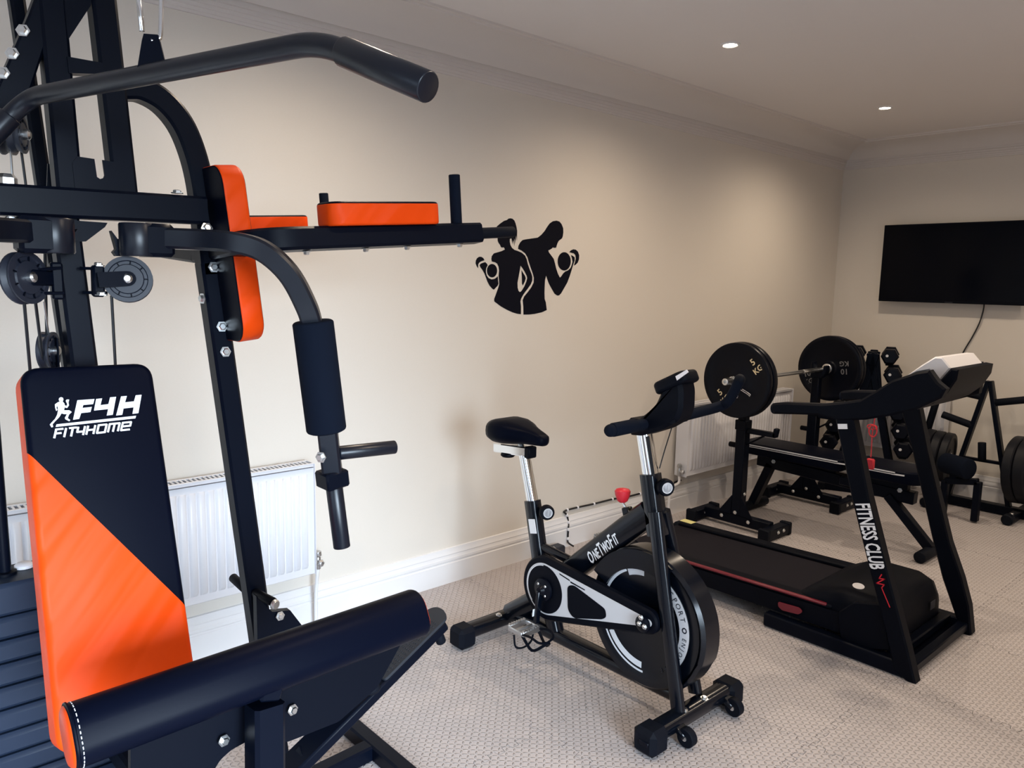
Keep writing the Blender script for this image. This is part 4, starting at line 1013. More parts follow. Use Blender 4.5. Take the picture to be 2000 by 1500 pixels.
# deck: two side rails with foot strips, belt, red stripe, rear rollers
DX0, DX1 = 2.955, 3.525; DY0, DY1 = 1.16, 2.44; 
def dz(y): return 0.158 - (y - 1.16) * 0.030
b = MB()
b.loops([[(DX0, DY0, dz(DY0) - 0.085), (DX0, DY1, dz(DY1) - 0.060), (DX0, DY1 + 0.012, dz(DY1) - 0.03), (DX0, DY1, dz(DY1)), (DX0, DY0, dz(DY0))], [(DX1, DY0, dz(DY0) - 0.085), (DX1, DY1, dz(DY1) - 0.060), (DX1, DY1 + 0.012, dz(DY1) - 0.03), (DX1, DY1, dz(DY1)), (DX1, DY0, dz(DY0))]])
b.build('deck', 'plastic', tm, 30)
b = MB(); yy = [1.18 + k * (2.43 - 1.18) / 10 for k in range(11)]
b.loops([[(DX0 + 0.075, y, dz(y) + 0.004) for y in yy] + [(DX0 + 0.075, 2.452, dz(2.44) - 0.02)], [(DX1 - 0.075, y, dz(y) + 0.004) for y in yy] + [(DX1 - 0.075, 2.452, dz(2.44) - 0.02)]], closed=False, cap0=False, cap1=False)
b.build('running_belt', 'belt', tm)
for x in (DX0 + 0.0375, DX1 - 0.0375):
    b = MB(); b.bar((x, 1.32, dz(1.32) + 0.010), (x, 2.43, dz(2.43) + 0.010), 0.070, 0.022, bev=0.007); b.build('foot_strip', 'plastic', tm)
    b = MB(); b.box((x, 2.44, dz(2.44) - 0.014), (0.074, 0.05, 0.058), bev=0.012); b.build('end_cap', 'rubber', tm)
b = MB(); b.bar((DX0 + 0.006, 1.34, dz(1.34) + 0.016), (DX0 + 0.006, 2.20, dz(2.20) + 0.016), 0.018, 0.012, bev=0.004); b.build('side_stripe', 'darkred', tm)
b = MB(); b.prism(round_poly([(1.5418,0.1173),(1.4452,0.1231),(1.4308,0.1103),(1.4475,0.0932),(1.5207,0.0857),(1.5403,0.0972)], 0.008), (2.943, 0, 0), (0, 1, 0), (0, 0, 1), 0.004); b.build('side_badge', 'darkred', tm)
b = MB(); b.prism([(2.4011,0.0896),(2.3653,0.1137),(2.3156,0.1179),(2.3505,0.0912)], (0, 0, 0), (1, 0, 0), (0, 1, 0), 0.001) if False else b.box((3.50, 2.395, dz(2.4) + 0.0225), (0.05, 0.075, 0.001), bev=0); b.build('warning_sticker', 'yellow', tm)
# motor hood
b = MB(); lps = []
for y, zt_, ins in ((1.095, 0.085, 0.02), (1.10, 0.16, 0.012), (1.125, 0.215, 0.004), (1.18, 0.238, 0.0), (1.30, 0.238, 0.0), (1.40, 0.215, 0.0), (1.475, 0.175, 0.006), (1.49, 0.15, 0.012)):
    a, c = DX0 + 0.012 + ins, DX1 - 0.012 - ins; r = min(0.05, zt_ * 0.25)
    lps.append([(a, y, 0.065), (a, y, zt_ - r), (a + r * 0.3, y, zt_ - r * 0.3), (a + r, y, zt_), (c - r, y, zt_), (c - r * 0.3, y, zt_ - r * 0.3), (c, y, zt_ - r), (c, y, 0.065)])
b.loops(lps); hood = b.build('motor_hood', 'plastic', tm, 45)
b = MB(); b.prism([(0.035 * math.cos(2 * PI * k / 20), 0.023 * math.sin(2 * PI * k / 20)) for k in range(20)], (3.08, 1.27, 0.2384), (0.9, 0.43, 0), (-0.43, 0.9, 0), 0.001); b.build('round_sticker', 'white', hood)
b = MB(); b.prism(round_poly([(1.2871,0.1582),(1.2263,0.2218),(1.1221,0.2489),(1.0736,0.0808),(1.1488,0.0557),(1.2665,0.0576)], 0.012), (2.94, 0, 0), (0, 1, 0), (0, 0, 1), 0.03, bev=0.004); b.build('pivot_cover', 'plastic', tm, 30)
b = MB(); b.box((3.40, 1.0905, 0.13), (0.05, 0.002, 0.035), bev=0); b.build('rating_plate', 'grey', hood)
# handrails and console
ARM = [(1.6117,0.9654),(1.5622,0.9762),(1.3983,0.9919),(1.3297,1.0071),(1.2523,1.0272),(1.1949,1.0714),(1.143,1.1138),(1.0609,1.1525),(1.0439,1.1561),(1.0316,1.0948),(1.0394,1.0252),(1.1356,0.9832),(1.227,0.9542),(1.324,0.9356),(1.4073,0.9456),(1.5995,0.924),(1.6144,0.9391)]
ARM_N = [(1.6117,0.9654),(1.5622,0.9762),(1.3983,0.9919),(1.3297,1.0071),(1.2523,1.0272),(1.1949,1.0714),(1.143,1.1138),(1.0609,1.1525),(1.0189,1.1641),(0.9867,1.1238),(0.9583,1.1036),(0.9718,1.0693),(1.0492,1.0183),(1.1356,0.9832),(1.227,0.9542),(1.324,0.9356),(1.4073,0.9456),(1.5995,0.924),(1.6144,0.9391)]
arm_n = xprism('handrail', ARM_N, TX0 - 0.005, 0.050, bev=0.008)
arm_f = xprism('handrail', ARM, TX1 - 0.045, 0.050, bev=0.008)
for x in (TX0 + 0.02, TX1 - 0.02):
    g0, g1 = V((2.93,1.6212,0.9406)), V((2.93,1.4147,0.9672)); g0.x = g1.x = x
    b = MB(); b.rod(g0, g1, 0.0225, 16, 0.4); b.build('rail_grip', 'foam', tm)
# console: back shell (black) with the white top housing standing on it
SH = [(1.2313,1.0356),(1.1459,1.1053),(1.1119,1.1382),(1.0679,1.1504),(1.0342,1.1082),(0.9959,1.1652),(0.9701,1.1621),(0.9735,1.1244),(0.9996,1.0723),(1.0448,1.0283),(1.0997,0.9975)]
xprism('console_shell', SH, 3.05, 0.39, 'plastic', bev=0.006)
for xa_, xb_ in ((TX0 + 0.02, 3.07), (3.42, TX1 - 0.02)):
    b = MB(); q_ = V((3.05,1.1232,1.0571)); b.bar((xa_, q_.y, q_.z), (xb_, q_.y, q_.z), 0.06, 0.05); b.build('console_bracket', 'plastic', tm)
WH = [(1.1657,1.1122),(1.1106,1.1631),(1.0667,1.1981),(1.042,1.1983),(1.0089,1.1614),(1.0477,1.1037),(1.0819,1.1464),(1.1228,1.1345)]
con = xprism('console', WH, 3.09, 0.345, 'white', bev=0.005)
b = MB(); cA, cB = V((3.09,1.1584,1.115)), V((3.09,1.0666,1.1962)); cu = (cB - cA); cl = cu.length; cu.normalize()
b.prism(round_rect(0.30, cl * 0.62, 0.01, 4, 0.365, cl * 0.5), (TX0, cA.y, cA.z + 0.001), (1, 0, 0), cu, 0.002, 0.002); b.build('console_panel', 'gloss', con)
b = MB(); b.prism([(1.3288,0.9233),(1.2931,0.9288),(1.2895,0.9093),(1.3252,0.9037)], (2.9045, 0, 0), (0, 1, 0), (0, 0, 1), 0.004); b.build('label_sticker', 'print', tm)
b = MB(); b.prism([(1.4759,0.9452),(1.4197,0.9731),(1.3629,1.0273),(1.3859,0.9909),(1.4312,0.9511)], (3.40, 0, 0), (0, 1, 0), (0, 0, 1), 0.08); b.build('console_trim', 'white', tm)
# FITNESS CLUB down the near upright, with the red pulse line
f0, f1 = V((2.909,1.2188,0.6453)), V((2.909,1.1335,0.3833)); fu = (f1 - f0).normalized(); fv = fu.cross(V(-1, 0, 0)); fv = V(-1, 0, 0).cross(fu)
fl = (f1 - f0).length
letters([('FITNESS CLUB', 0.076, 0, 0, 0, fl / 0.52, 0.12, 0.0018)], (f0 + f1) / 2 + V(-0.0005, 0, 0), fu, fv, near_up, 'print')
b = MB()
pts = [(p[0], p[1]) for p in [(1.1179,0.378),(1.1258,0.3594),(1.1054,0.3637),(1.1336,0.3386),(1.1054,0.3415),(1.1136,0.3268),(1.0781,0.2618)]]
strokes(b, [(pts[:6], 0.004), (pts[5:], 0.0035)], (2.9085, 0, 0), (0, 1, 0), (0, 0, 1), 0.0035); b.build('pulse_print', 'red', near_up)
# red safety key hanging on its cord from the console
b = MB(); b.tube(smooth_path([(3.22,1.3217,0.9498), (3.22,1.3199,0.9027), (3.22,1.3239,0.8502), (3.22,1.3218,0.7483)], 4), 0.0022, 6); b.build('safety_cord', 'red', tm)
b = MB(); k0 = V((3.22,1.3225,0.8591)); b.tube([k0 + V(0, 0.016 * math.cos(a), 0.024 * math.sin(a)) for a in [2 * PI * k / 20 for k in range(21)]], 0.0028, 6); b.tube([k0 + V(0.004, 0.020 * math.cos(a) + 0.006, 0.010 * math.sin(a) + 0.016) for a in [2 * PI * k / 16 for k in range(17)]], 0.0024, 6); b.build('safety_cord', 'red', tm)
b = MB(); b.box((3.22,1.3216,0.7199), (0.02, 0.032, 0.045), bev=0.005); b.build('safety_clip', 'red', tm)


# ================================================================ RADIATORS
def radiator(xa, xb, z0, z1, label, valve_x, side):
    yb, yf = Y1 - 0.035, Y1 - 0.110          # back and front panel faces
    t = thing('radiator', label, 'radiator', ((xa + xb) / 2, Y1 - 0.07, z0), 'white panel radiators on the long wall')
    # front panel with pressed channels: heights across the panel
    b = MB(); pitch = 0.0333; n = int((xb - xa - 0.05) / pitch); off = (xb - xa - n * pitch) / 2
    b.box(((xa + xb) / 2, yf + 0.012, (z0 + z1) / 2), (xb - xa, 0.010, z1 - z0), bev=0.003)
    b.build('front_panel', 'enamel', t)
    for k in range(n):
        x = xa + off + k * pitch
        f = MB(); zz = [(z0 + 0.030, 0.0), (z0 + 0.042, 1.0), (z1 - 0.050, 1.0), (z1 - 0.038, 0.0)]
        prof = [(0.002, 0.0), (0.007, 0.010), (0.011, 0.0115), (0.0225, 0.0115), (0.0265, 0.010), (0.0313, 0.0)]
        f.loops([[(x + px, yf + 0.0075 - d * h, z) for px, d in prof] for z, h in zz], closed=False, cap0=False, cap1=False)
        f.build('flute', 'enamel', t, 50)
    b = MB(); b.box(((xa + xb) / 2, yb, (z0 + z1) / 2), (xb - xa, 0.010, z1 - z0), bev=0.003); b.build('rear_panel', 'enamel', t)
    for x in (xa, xb):
        b = MB(); b.box((x, (yf + yb) / 2 + 0.006, (z0 + z1) / 2), (0.003, yb - yf + 0.016, z1 - z0 + 0.004), bev=0.001); b.build('side_cover', 'enamel', t)
    # top grille: a tray with cross slats
    b = MB(); b.box(((xa + xb) / 2, (yf + yb) / 2, z1 - 0.012), (xb - xa - 0.01, yb - yf, 0.002), bev=0)
    b.build('grille_tray', 'grille', t)
    b = MB()
    for y in (yf + 0.013, yb - 0.004): b.box(((xa + xb) / 2, y, z1), (xb - xa, 0.014, 0.004), bev=0.001)
    x = xa + 0.012
    while x < xb - 0.01:
        b.box((x, (yf + yb) / 2 + 0.004, z1), (0.007, yb - yf - 0.01, 0.003), bev=0); x += 0.0165
    g = b.build('grille', 'enamel', t); g['kind'] = 'stuff'
    # valve and tail pipe
    vx = valve_x; d = 1 if side > 0 else -1; vy, vz = Y1 - 0.075, z0 + 0.035
    b = MB(); b.rod((vx - d * 0.045, vy, vz), (vx + d * 0.006, vy, vz), 0.011, 12); b.rod((vx, vy, vz - 0.03), (vx, vy, vz + 0.022), 0.012, 12)
    b.rod((vx, vy + 0.004, vz), (vx, vy - 0.034, vz), 0.010, 12); b.lathe([(0.015, 0), (0.016, 0.004), (0.016, 0.010), (0.012, 0.014)], (vx, vy - 0.018, vz), (0, -1, 0), 6)
    v = b.build('valve', 'steel', t)
    b = MB(); b.lathe([(0.007, 0), (0.013, 0.003), (0.016, 0.008), (0.014, 0.024), (0.007, 0.028)], (vx, vy, vz + 0.02), (0, 0, 1), 14); b.build('valve_cap', 'steel', v)
    return t, V(vx, vy, vz)
rad_a, va = radiator(0.36, 1.414, 0.258, 0.712, 'long white panel radiator on the wall behind the multi gym', 1.440, 1)
rad_b, vb = radiator(3.93, 5.20, 0.258, 0.712, 'white panel radiator on the wall behind the barbell', 3.905, -1)
b = MB(); b.tube(smooth_path([va + V(0, 0, -0.03), va + V(-0.004, 0.0, -0.06), va + V(-0.006, 0.01, -0.16), va + V(-0.006, 0.012, -0.29)], 4), 0.0075, 10); b.build('tail_pipe', 'gloss_white', rad_a)
b = MB(); b.tube(fillet([vb + V(0, 0, -0.03), vb + V(0.006, 0, -0.075), vb + V(-0.075, 0.008, -0.095), vb + V(-0.085, 0.01, -0.29)], 0.02, 5), 0.0085, 10); b.build('tail_pipe', 'gloss_white', rad_b)
b = MB(); b.lathe([(0.016, 0), (0.017, 0.003), (0.009, 0.004)], (4.02, Y1 - 0.109, 0.655), (0, -1, 0), 16)
b.build('air_vent', 'grey', rad_b)

# ================================================================ BLACK CABLE CLIPPED ALONG THE SKIRTING
cb = thing('clipped_cable', 'black cable held by white clips above the skirting board behind the spin bike', 'cable', (2.9, Y1 - 0.01, 0.2))
CW = 2.822
P_c = [(4.0223,2.822,0.2028), (3.9307,2.822,0.1977), (3.7901,2.822,0.185), (3.6095,2.822,0.187), (3.4751,2.822,0.1885), (3.3545,2.822,0.1976), (3.195,2.822,0.1993), (3.0593,2.822,0.2036), (2.9773,2.822,0.2044), (2.9494,2.822,0.1981)]
Q_c = [(2.9494,2.822,0.1981), (2.9724,2.82,0.1768), (2.9812,2.815,0.1355), (2.9692,2.802,0.1006), (2.9654,2.8,0.0495), (2.9599,2.79,0.0301), (2.9588,2.75,0.0211)]
b = MB(); b.tube(smooth_path(P_c, 5), 0.0055, 8); b.build('cable', 'cable', cb, 60)
b = MB(); b.tube(smooth_path(Q_c, 5), 0.0050, 8); b.build('cable', 'cable', cb, 60)
for p in P_c[1:-1:1] + Q_c[1:-2]:
    b = MB(); b.box(V(p), (0.012, 0.017, 0.017), bev=0.003); b.build('clip', 'white', cb)
adp = thing('power_adapter', 'black power adapter with crumpled leads on the floor by the skirting behind the spin bike', 'power adapter', (2.72, 2.70, 0))
b = MB(); b.box((2.80, 2.755, 0.028), (0.15, 0.065, 0.050), bev=0.010); b.build('body', 'grey', adp)
b = MB(); b.box((2.735, 2.70, 0.030), (0.05, 0.045, 0.055), Matrix.Rotation(0.5, 3, 'Z'), bev=0.008); b.build('plug', 'plastic', adp)
b = MB(); b.tube(smooth_path([(2.72, 2.69, 0.03), (2.66, 2.66, 0.055), (2.60, 2.68, 0.02), (2.63, 2.72, 0.012), (2.70, 2.71, 0.04), (2.66, 2.63, 0.012), (2.60, 2.60, 0.012), (2.58, 2.66, 0.014)], 6), 0.008, 8); b.build('lead', 'cable', adp, 60)
b = MB(); b.box((2.775, 2.716, 0.045), (0.004, 0.03, 0.045), Matrix.Rotation(0.4, 3, 'X'), bev=0.001); b.build('earth_tab', 'steel', adp)

# ================================================================ WALL DECAL
MUR = thing('wall_decal', 'black vinyl wall decal of a woman and a man lifting dumbbells', 'wall decal', (2.65, Y1 - 0.001, 1.28))
def decal(name, polys):
    b = MB()
    for pl in polys:
        A = sum(pl[i][0] * pl[(i + 1) % len(pl)][1] - pl[(i + 1) % len(pl)][0] * pl[i][1] for i in range(len(pl)))
        pl = pl if A > 0 else list(reversed(pl))
        fr = [b.bm.verts.new((x, Y1 - 0.0012, z)) for x, z in pl]
        for t_ in tessellate_polygon([[Vector((x, z, 0)) for x, z in pl]]): b.face([fr[k] for k in t_])
        bk = [b.bm.verts.new((x, Y1 - 0.0002, z)) for x, z in pl]
        for i in range(len(pl)): j = (i + 1) % len(pl); b.face((fr[i], fr[j], bk[j], bk[i]))
    return b.build(name, 'decal', MUR)

decal('woman_silhouette', [[(2.4362, 1.7013), (2.4566, 1.7161), (2.4823, 1.7312), (2.5006, 1.7363), (2.5084, 1.7426), (2.5216, 1.7458), (2.536, 1.7445), (2.5485, 1.7367), (2.5559, 1.7243), (2.5629, 1.7071), (2.5678, 1.6877), (2.5674, 1.664), (2.5669, 1.6423), (2.5638, 1.656), (2.5612, 1.6696), (2.5592, 1.6479), (2.5565, 1.628), (2.5539, 1.6436), (2.5493, 1.6533), (2.552, 1.616), (2.5466, 1.6354), (2.5409, 1.645), (2.5399, 1.6233), (2.5347, 1.6388), (2.5322, 1.6504), (2.5216, 1.6479), (2.5209, 1.6342), (2.5256, 1.6187), (2.5361, 1.6054), (2.5525, 1.5963), (2.5771, 1.5913), (2.6019, 1.5843), (2.6244, 1.5712), (2.6361, 1.5535), (2.6441, 1.5316), (2.656, 1.5077), (2.6704, 1.4837), (2.6771, 1.4675), (2.6772, 1.4492), (2.6681, 1.4307), (2.6491, 1.4101), (2.6301, 1.3917), (2.6139, 1.3734), (2.6033, 1.3571), (2.5998, 1.345), (2.5951, 1.3911), (2.606, 1.3968), (2.6237, 1.418), (2.6369, 1.4425), (2.643, 1.4608), (2.6387, 1.4729), (2.6241, 1.4928), (2.6098, 1.5085), (2.5956, 1.5214), (2.5908, 1.498), (2.5851, 1.4699), (2.5773, 1.4377), (2.5791, 1.4136), (2.5856, 1.3975), (2.5954, 1.3911), (2.6001, 1.345), (2.6044, 1.3206), (2.6051, 1.2819), (2.5807, 1.2843), (2.5476, 1.292), (2.5094, 1.3053), (2.4717, 1.3216), (2.4291, 1.3455), (2.4277, 1.3573), (2.4362, 1.375), (2.4461, 1.3967), (2.4546, 1.4164), (2.4585, 1.4282), (2.4569, 1.4479), (2.4533, 1.4674), (2.455, 1.4831), (2.4558, 1.4948), (2.4522, 1.5123), (2.4435, 1.5265), (2.4299, 1.5323), (2.4092, 1.5356), (2.4058, 1.5478), (2.4086, 1.5614), (2.4212, 1.5746), (2.4443, 1.5802), (2.4703, 1.587), (2.4911, 1.5957), (2.4845, 1.6052), (2.4699, 1.6038), (2.4646, 1.6063), (2.4591, 1.6157), (2.4495, 1.625), (2.4441, 1.6344), (2.4427, 1.6478), (2.4398, 1.6612), (2.4366, 1.6879)], [(2.4433, 1.493), (2.4428, 1.4863), (2.4408, 1.4799), (2.4376, 1.4741), (2.4332, 1.469), (2.4278, 1.465), (2.4218, 1.4621), (2.4152, 1.4606), (2.4086, 1.4605), (2.402, 1.4618), (2.3959, 1.4644), (2.3904, 1.4682), (2.3859, 1.473), (2.3824, 1.4787), (2.3803, 1.4849), (2.3794, 1.4915), (2.38, 1.4981), (2.3819, 1.5044), (2.3851, 1.5102), (2.3894, 1.5153), (2.3947, 1.5193), (2.4007, 1.5222), (2.4071, 1.5237), (2.4138, 1.5239), (2.4204, 1.5227), (2.4266, 1.5202), (2.4321, 1.5164), (2.4367, 1.5116), (2.4402, 1.5059), (2.4424, 1.4996)], [(2.3248, 1.5013), (2.3161, 1.5106), (2.3094, 1.5237), (2.3102, 1.537), (2.3179, 1.5487), (2.3302, 1.5552), (2.3427, 1.5556), (2.3554, 1.55), (2.3632, 1.5403), (2.3432, 1.5343), (2.3308, 1.5278), (2.3245, 1.5185)], [(2.3335, 1.5168), (2.3409, 1.5235), (2.3559, 1.5285), (2.3684, 1.5312), (2.3787, 1.5239), (2.383, 1.517), (2.3751, 1.5045), (2.3723, 1.4929), (2.3735, 1.4813), (2.3789, 1.4679), (2.3904, 1.4565), (2.4085, 1.451), (2.4266, 1.4532), (2.442, 1.4613), (2.4481, 1.4673), (2.4501, 1.4477), (2.4532, 1.4301), (2.4471, 1.4202), (2.4251, 1.4024), (2.4147, 1.4062), (2.3963, 1.4217), (2.3831, 1.4409), (2.3724, 1.462), (2.3645, 1.4773), (2.3515, 1.4943), (2.3387, 1.5066)], [(2.6029, 1.4983), (2.6132, 1.4865), (2.6276, 1.4707), (2.6324, 1.4606), (2.6268, 1.4444), (2.6135, 1.424), (2.6082, 1.434), (2.6061, 1.4662)]])
decal('man_silhouette', [[(2.5768, 1.602), (2.5791, 1.6172), (2.5895, 1.6335), (2.6055, 1.6462), (2.6247, 1.6503), (2.6635, 1.6563), (2.7085, 1.6634), (2.7336, 1.6789), (2.7559, 1.6992), (2.7725, 1.7197), (2.7893, 1.7379), (2.8123, 1.7508), (2.8387, 1.7554), (2.8597, 1.7522), (2.8751, 1.7404), (2.888, 1.7205), (2.8901, 1.6998), (2.8873, 1.6809), (2.8812, 1.6681), (2.8694, 1.6613), (2.8577, 1.6545), (2.8493, 1.6416), (2.8438, 1.629), (2.8412, 1.6197), (2.8264, 1.6178), (2.8174, 1.6203), (2.8088, 1.613), (2.7944, 1.6062), (2.7845, 1.6033), (2.789, 1.5936), (2.8073, 1.5778), (2.8256, 1.5619), (2.8355, 1.5393), (2.8455, 1.5124), (2.8585, 1.4876), (2.8745, 1.4669), (2.8851, 1.4747), (2.8979, 1.4893), (2.9127, 1.4993), (2.9339, 1.5062), (2.9519, 1.5185), (2.9605, 1.5345), (2.966, 1.5517), (2.9608, 1.5706), (2.9521, 1.5851), (2.9627, 1.5834), (2.9805, 1.5755), (2.9813, 1.5585), (2.971, 1.5369), (2.9599, 1.5068), (2.9476, 1.4767), (2.9305, 1.4423), (2.9072, 1.4123), (2.8869, 1.3866), (2.8722, 1.3756), (2.8589, 1.3747), (2.8387, 1.3843), (2.8168, 1.4094), (2.795, 1.4364), (2.7824, 1.4591), (2.7741, 1.4767), (2.7668, 1.4526), (2.7657, 1.4194), (2.7657, 1.3862), (2.768, 1.357), (2.7768, 1.3403), (2.7854, 1.3004), (2.7506, 1.2895), (2.6988, 1.2819), (2.659, 1.2791), (2.623, 1.2796), (2.6206, 1.3205), (2.6152, 1.351), (2.6252, 1.3701), (2.6469, 1.3897), (2.6715, 1.4144), (2.6877, 1.4391), (2.6886, 1.4636), (2.6805, 1.4839), (2.6636, 1.516), (2.6516, 1.5399), (2.6414, 1.5637), (2.6241, 1.5824), (2.6016, 1.5943)], [(2.9522, 1.5534), (2.9517, 1.5441), (2.9493, 1.5351), (2.9451, 1.5267), (2.9393, 1.5194), (2.932, 1.5133), (2.9237, 1.5087), (2.9146, 1.5058), (2.9051, 1.5046), (2.8956, 1.5053), (2.8863, 1.5078), (2.8778, 1.5119), (2.8702, 1.5176), (2.8639, 1.5245), (2.8592, 1.5325), (2.8561, 1.5412), (2.8548, 1.5503), (2.8553, 1.5594), (2.8577, 1.5683), (2.8618, 1.5765), (2.8675, 1.5838), (2.8745, 1.5899), (2.8827, 1.5945), (2.8917, 1.5975), (2.9011, 1.5988), (2.9106, 1.5983), (2.9199, 1.596), (2.9286, 1.5919), (2.9363, 1.5863), (2.9427, 1.5794), (2.9477, 1.5714), (2.9509, 1.5626)], [(2.939, 1.6003), (2.9509, 1.6105), (2.9693, 1.6163), (2.9881, 1.615), (3.0042, 1.6054), (3.0145, 1.5874), (3.0143, 1.566), (3.0056, 1.5486), (2.9917, 1.5375), (2.9775, 1.532), (2.9848, 1.5501), (2.9902, 1.5695), (2.9863, 1.5864), (2.9733, 1.5957), (2.9546, 1.5975)]])


# radiator on the end wall, built like the others and turned through a right angle
rad_c, vc = radiator(2.40, 3.05, 0.258, 0.712, 'short white panel radiator on the end wall behind the dumbbell tower', 2.375, -1)
rad_c['group'] = 'white panel radiators'
rad_c.rotation_euler = (0, 0, -PI / 2); rad_c.location = (X1 - 0.07, 2.24, 0.258)

# ================================================================ BARBELL STANDS
def barbell_stand(X, label):
    t = thing('barbell_stand', label, 'barbell stand', (X, 2.40, 0), 'pair of barbell stands')
    def b_(name, p0, p1, w, h, up=(0, 0, 1), bev=0.004, m='paint'):
        b = MB(); b.bar(p0, p1, w, h, up, bev); return b.build(name, m, t)
    b_('base_beam', (X, 2.62, 0.055), (X, 2.18, 0.055), 0.055, 0.06)
    for y in (2.645, 2.155):
        b_('foot', (X - 0.125, y, 0.040), (X + 0.125, y, 0.040), 0.06, 0.06)
        for s in (-1, 1): b_('foot_cap', (X + s * 0.105, y, 0.040), (X + s * 0.135, y, 0.040), 0.066, 0.072, m='rubber')
        for dx in (-0.02, 0.04): bolt((X + dx, y - 0.031, 0.046), (0, -1, 0), t, 0.008)
    b_('upright_sleeve', (X, 2.40, 0.085), (X, 2.40, 0.62), 0.062, 0.062, (0, 1, 0))
    b_('upright', (X, 2.40, 0.60), (X, 2.40, 0.862), 0.050, 0.050, (0, 1, 0))
    b_('sleeve_collar', (X, 2.40, 0.60), (X, 2.40, 0.66), 0.072, 0.072, (0, 1, 0))
    for s in (-1, 1):
        b = MB(); b.prism([(2.40 + s * 0.03, 0.085), (2.40 + s * 0.115, 0.085), (2.40 + s * 0.03, 0.20)], (X - 0.034, 0, 0), (0, 1, 0), (0, 0, 1), 0.006); b.build('gusset', 'paint', t)
        bolt((X - 0.034, 2.40 + s * 0.09, 0.062), (-1, 0, 0), t, 0.008)
    for p, n in (((X - 0.034, 2.40, 0.10), (-1, 0, 0)), ((X + 0.0, 2.366, 0.215), (0, -1, 0))): bolt(p, n, t, 0.008)
    # cradle for the bar
    b = MB(); b.prism([(2.365, 0.85), (2.435, 0.85), (2.435, 0.955), (2.418, 0.955), (2.412, 0.905), (2.398, 0.888), (2.370, 0.888), (2.352, 0.905), (2.348, 0.935), (2.330, 0.935), (2.330, 0.890), (2.345, 0.868)], (X - 0.026, 0, 0), (0, 1, 0), (0, 0, 1), 0.052, bev=0.003); b.build('bar_cradle', 'paint', t)
    b = MB(); b.bar((X, 2.37, 0.600), (X, 2.185, 0.600), 0.035, 0.030); b.bar((X, 2.195, 0.588), (X, 2.185, 0.640), 0.035, 0.024, (0, 1, 0)); b.build('safety_arm', 'paint', t)
    b = MB(); b.rod((X, 2.37, 0.515), (X, 2.255, 0.590), 0.006, 8); b.build('arm_stay', 'paint', t)
    b = MB(); b.rod((X, 2.43, 0.50), (X, 2.485, 0.50), 0.016, 14); b.build('locking_knob', 'plastic', t)
    return t
barbell_stand(4.02, 'black steel barbell stand behind the far end of the spin bike handlebar')
barbell_stand(4.89, 'black steel barbell stand on the far side of the flat bench')

# ================================================================ BARBELL AND ITS PLATES
BY, BZ = 2.382, 0.906
bar = thing('barbell', 'straight steel barbell with silver sleeves resting on the two stands', 'barbell', (4.40, BY, BZ))
b = MB(); b.rod((3.97, BY, BZ), (4.995, BY, BZ), 0.0125, 16); b.build('shaft', 'steel', bar)
for s, xa, xb in ((-1, 3.980, 3.765), (1, 4.985, 5.19)):
    b = MB(); b.lathe([(0.0135, 0), (0.0195, 0.002), (0.0195, abs(xb - xa) - 0.002), (0.0165, abs(xb - xa)), (0.009, abs(xb - xa)), (0.009, abs(xb - xa) - 0.02)], (xa, BY, BZ), (s, 0, 0), 22, True); b.build('sleeve', 'zinc', bar)
    b = MB(); b.lathe([(0.030, -0.006), (0.033, -0.004), (0.033, 0.012), (0.030, 0.014)], (xa, BY, BZ), (s, 0, 0), 22); b.build('inner_collar', 'zinc', bar)
for x, s in ((4.60, 1), (4.70, 1)):
    b = MB(); b.rod((4.66, BY, BZ), (4.80, BY, BZ), 0.0135, 14, 0.05)
b.build('knurled_grip', 'zinc', bar)
def weight(name, label, X, R_, th, text, spots, col, group, axis_c=(BY, BZ)):
    """Cast plate with raised rim and hub, its printed weight towards -X."""
    t = thing(name, label, 'weight plate', (X, axis_c[0], axis_c[1]), group)
    b = MB(); h = th / 2
    b.lathe([(0.0205, -h * 0.9), (0.045, -h * 0.9), (0.052, -h * 0.62), (R_ * 0.80, -h * 0.55), (R_ * 0.86, -h * 0.9), (R_ * 0.93, -h), (R_ * 0.985, -h * 0.8), (R_, -h * 0.35), (R_, h * 0.35), (R_ * 0.985, h * 0.8), (R_ * 0.93, h), (R_ * 0.86, h * 0.9), (R_ * 0.80, h * 0.55), (0.052, h * 0.62), (0.045, h * 0.9), (0.0205, h * 0.9), (0.0205, -h * 0.9)], (X, axis_c[0], axis_c[1]), (1, 0, 0), 56, False)
    b.build('disc', 'iron', t, 40)
    for (y, z, ang) in spots:
        letters([(text[0], 0.052, 0, 0.026, 0, 1, 0, 0.0008), (text[1], 0.046, 0, -0.026, 0, 1, 0, 0.0008)], (X - h * 0.57 - 0.0006, y, z), (0, -math.cos(ang), math.sin(ang)), (0, math.sin(ang), math.cos(ang)), t, col)
    return t
t1, t2 = V((3.885,2.2661,1)), V((3.885,2.4645,0.8064))
weight('weight_plate', 'black five kilogram plate with gold print at the near end of the barbell', 3.893, 0.218, 0.036, ('5', 'KG'), [(t1.y, t1.z, 0.75), (t2.y, t2.z, 0.80)], 'gold', 'plates on the barbell')
weight('weight_plate', 'black ten kilogram plate behind the five kilogram one at the near end of the barbell', 3.939, 0.220, 0.046, ('10', 'KG'), [], 'gold', 'plates on the barbell')
t3, t4 = V((5,2.2792,0.9224)), V((5,2.5244,0.8277))
weight('weight_plate', 'black ten kilogram plate with faint print at the far end of the barbell', 5.028, 0.220, 0.046, ('10', 'KG'), [(t3.y, t3.z, PI + 0.12), (t4.y, t4.z, PI * 0.1)], 'grey_print', 'plates on the barbell')
weight('weight_plate', 'black five kilogram plate outermost on the far end of the barbell', 5.074, 0.218, 0.036, ('5', 'KG'), [], 'gold', 'plates on the barbell')
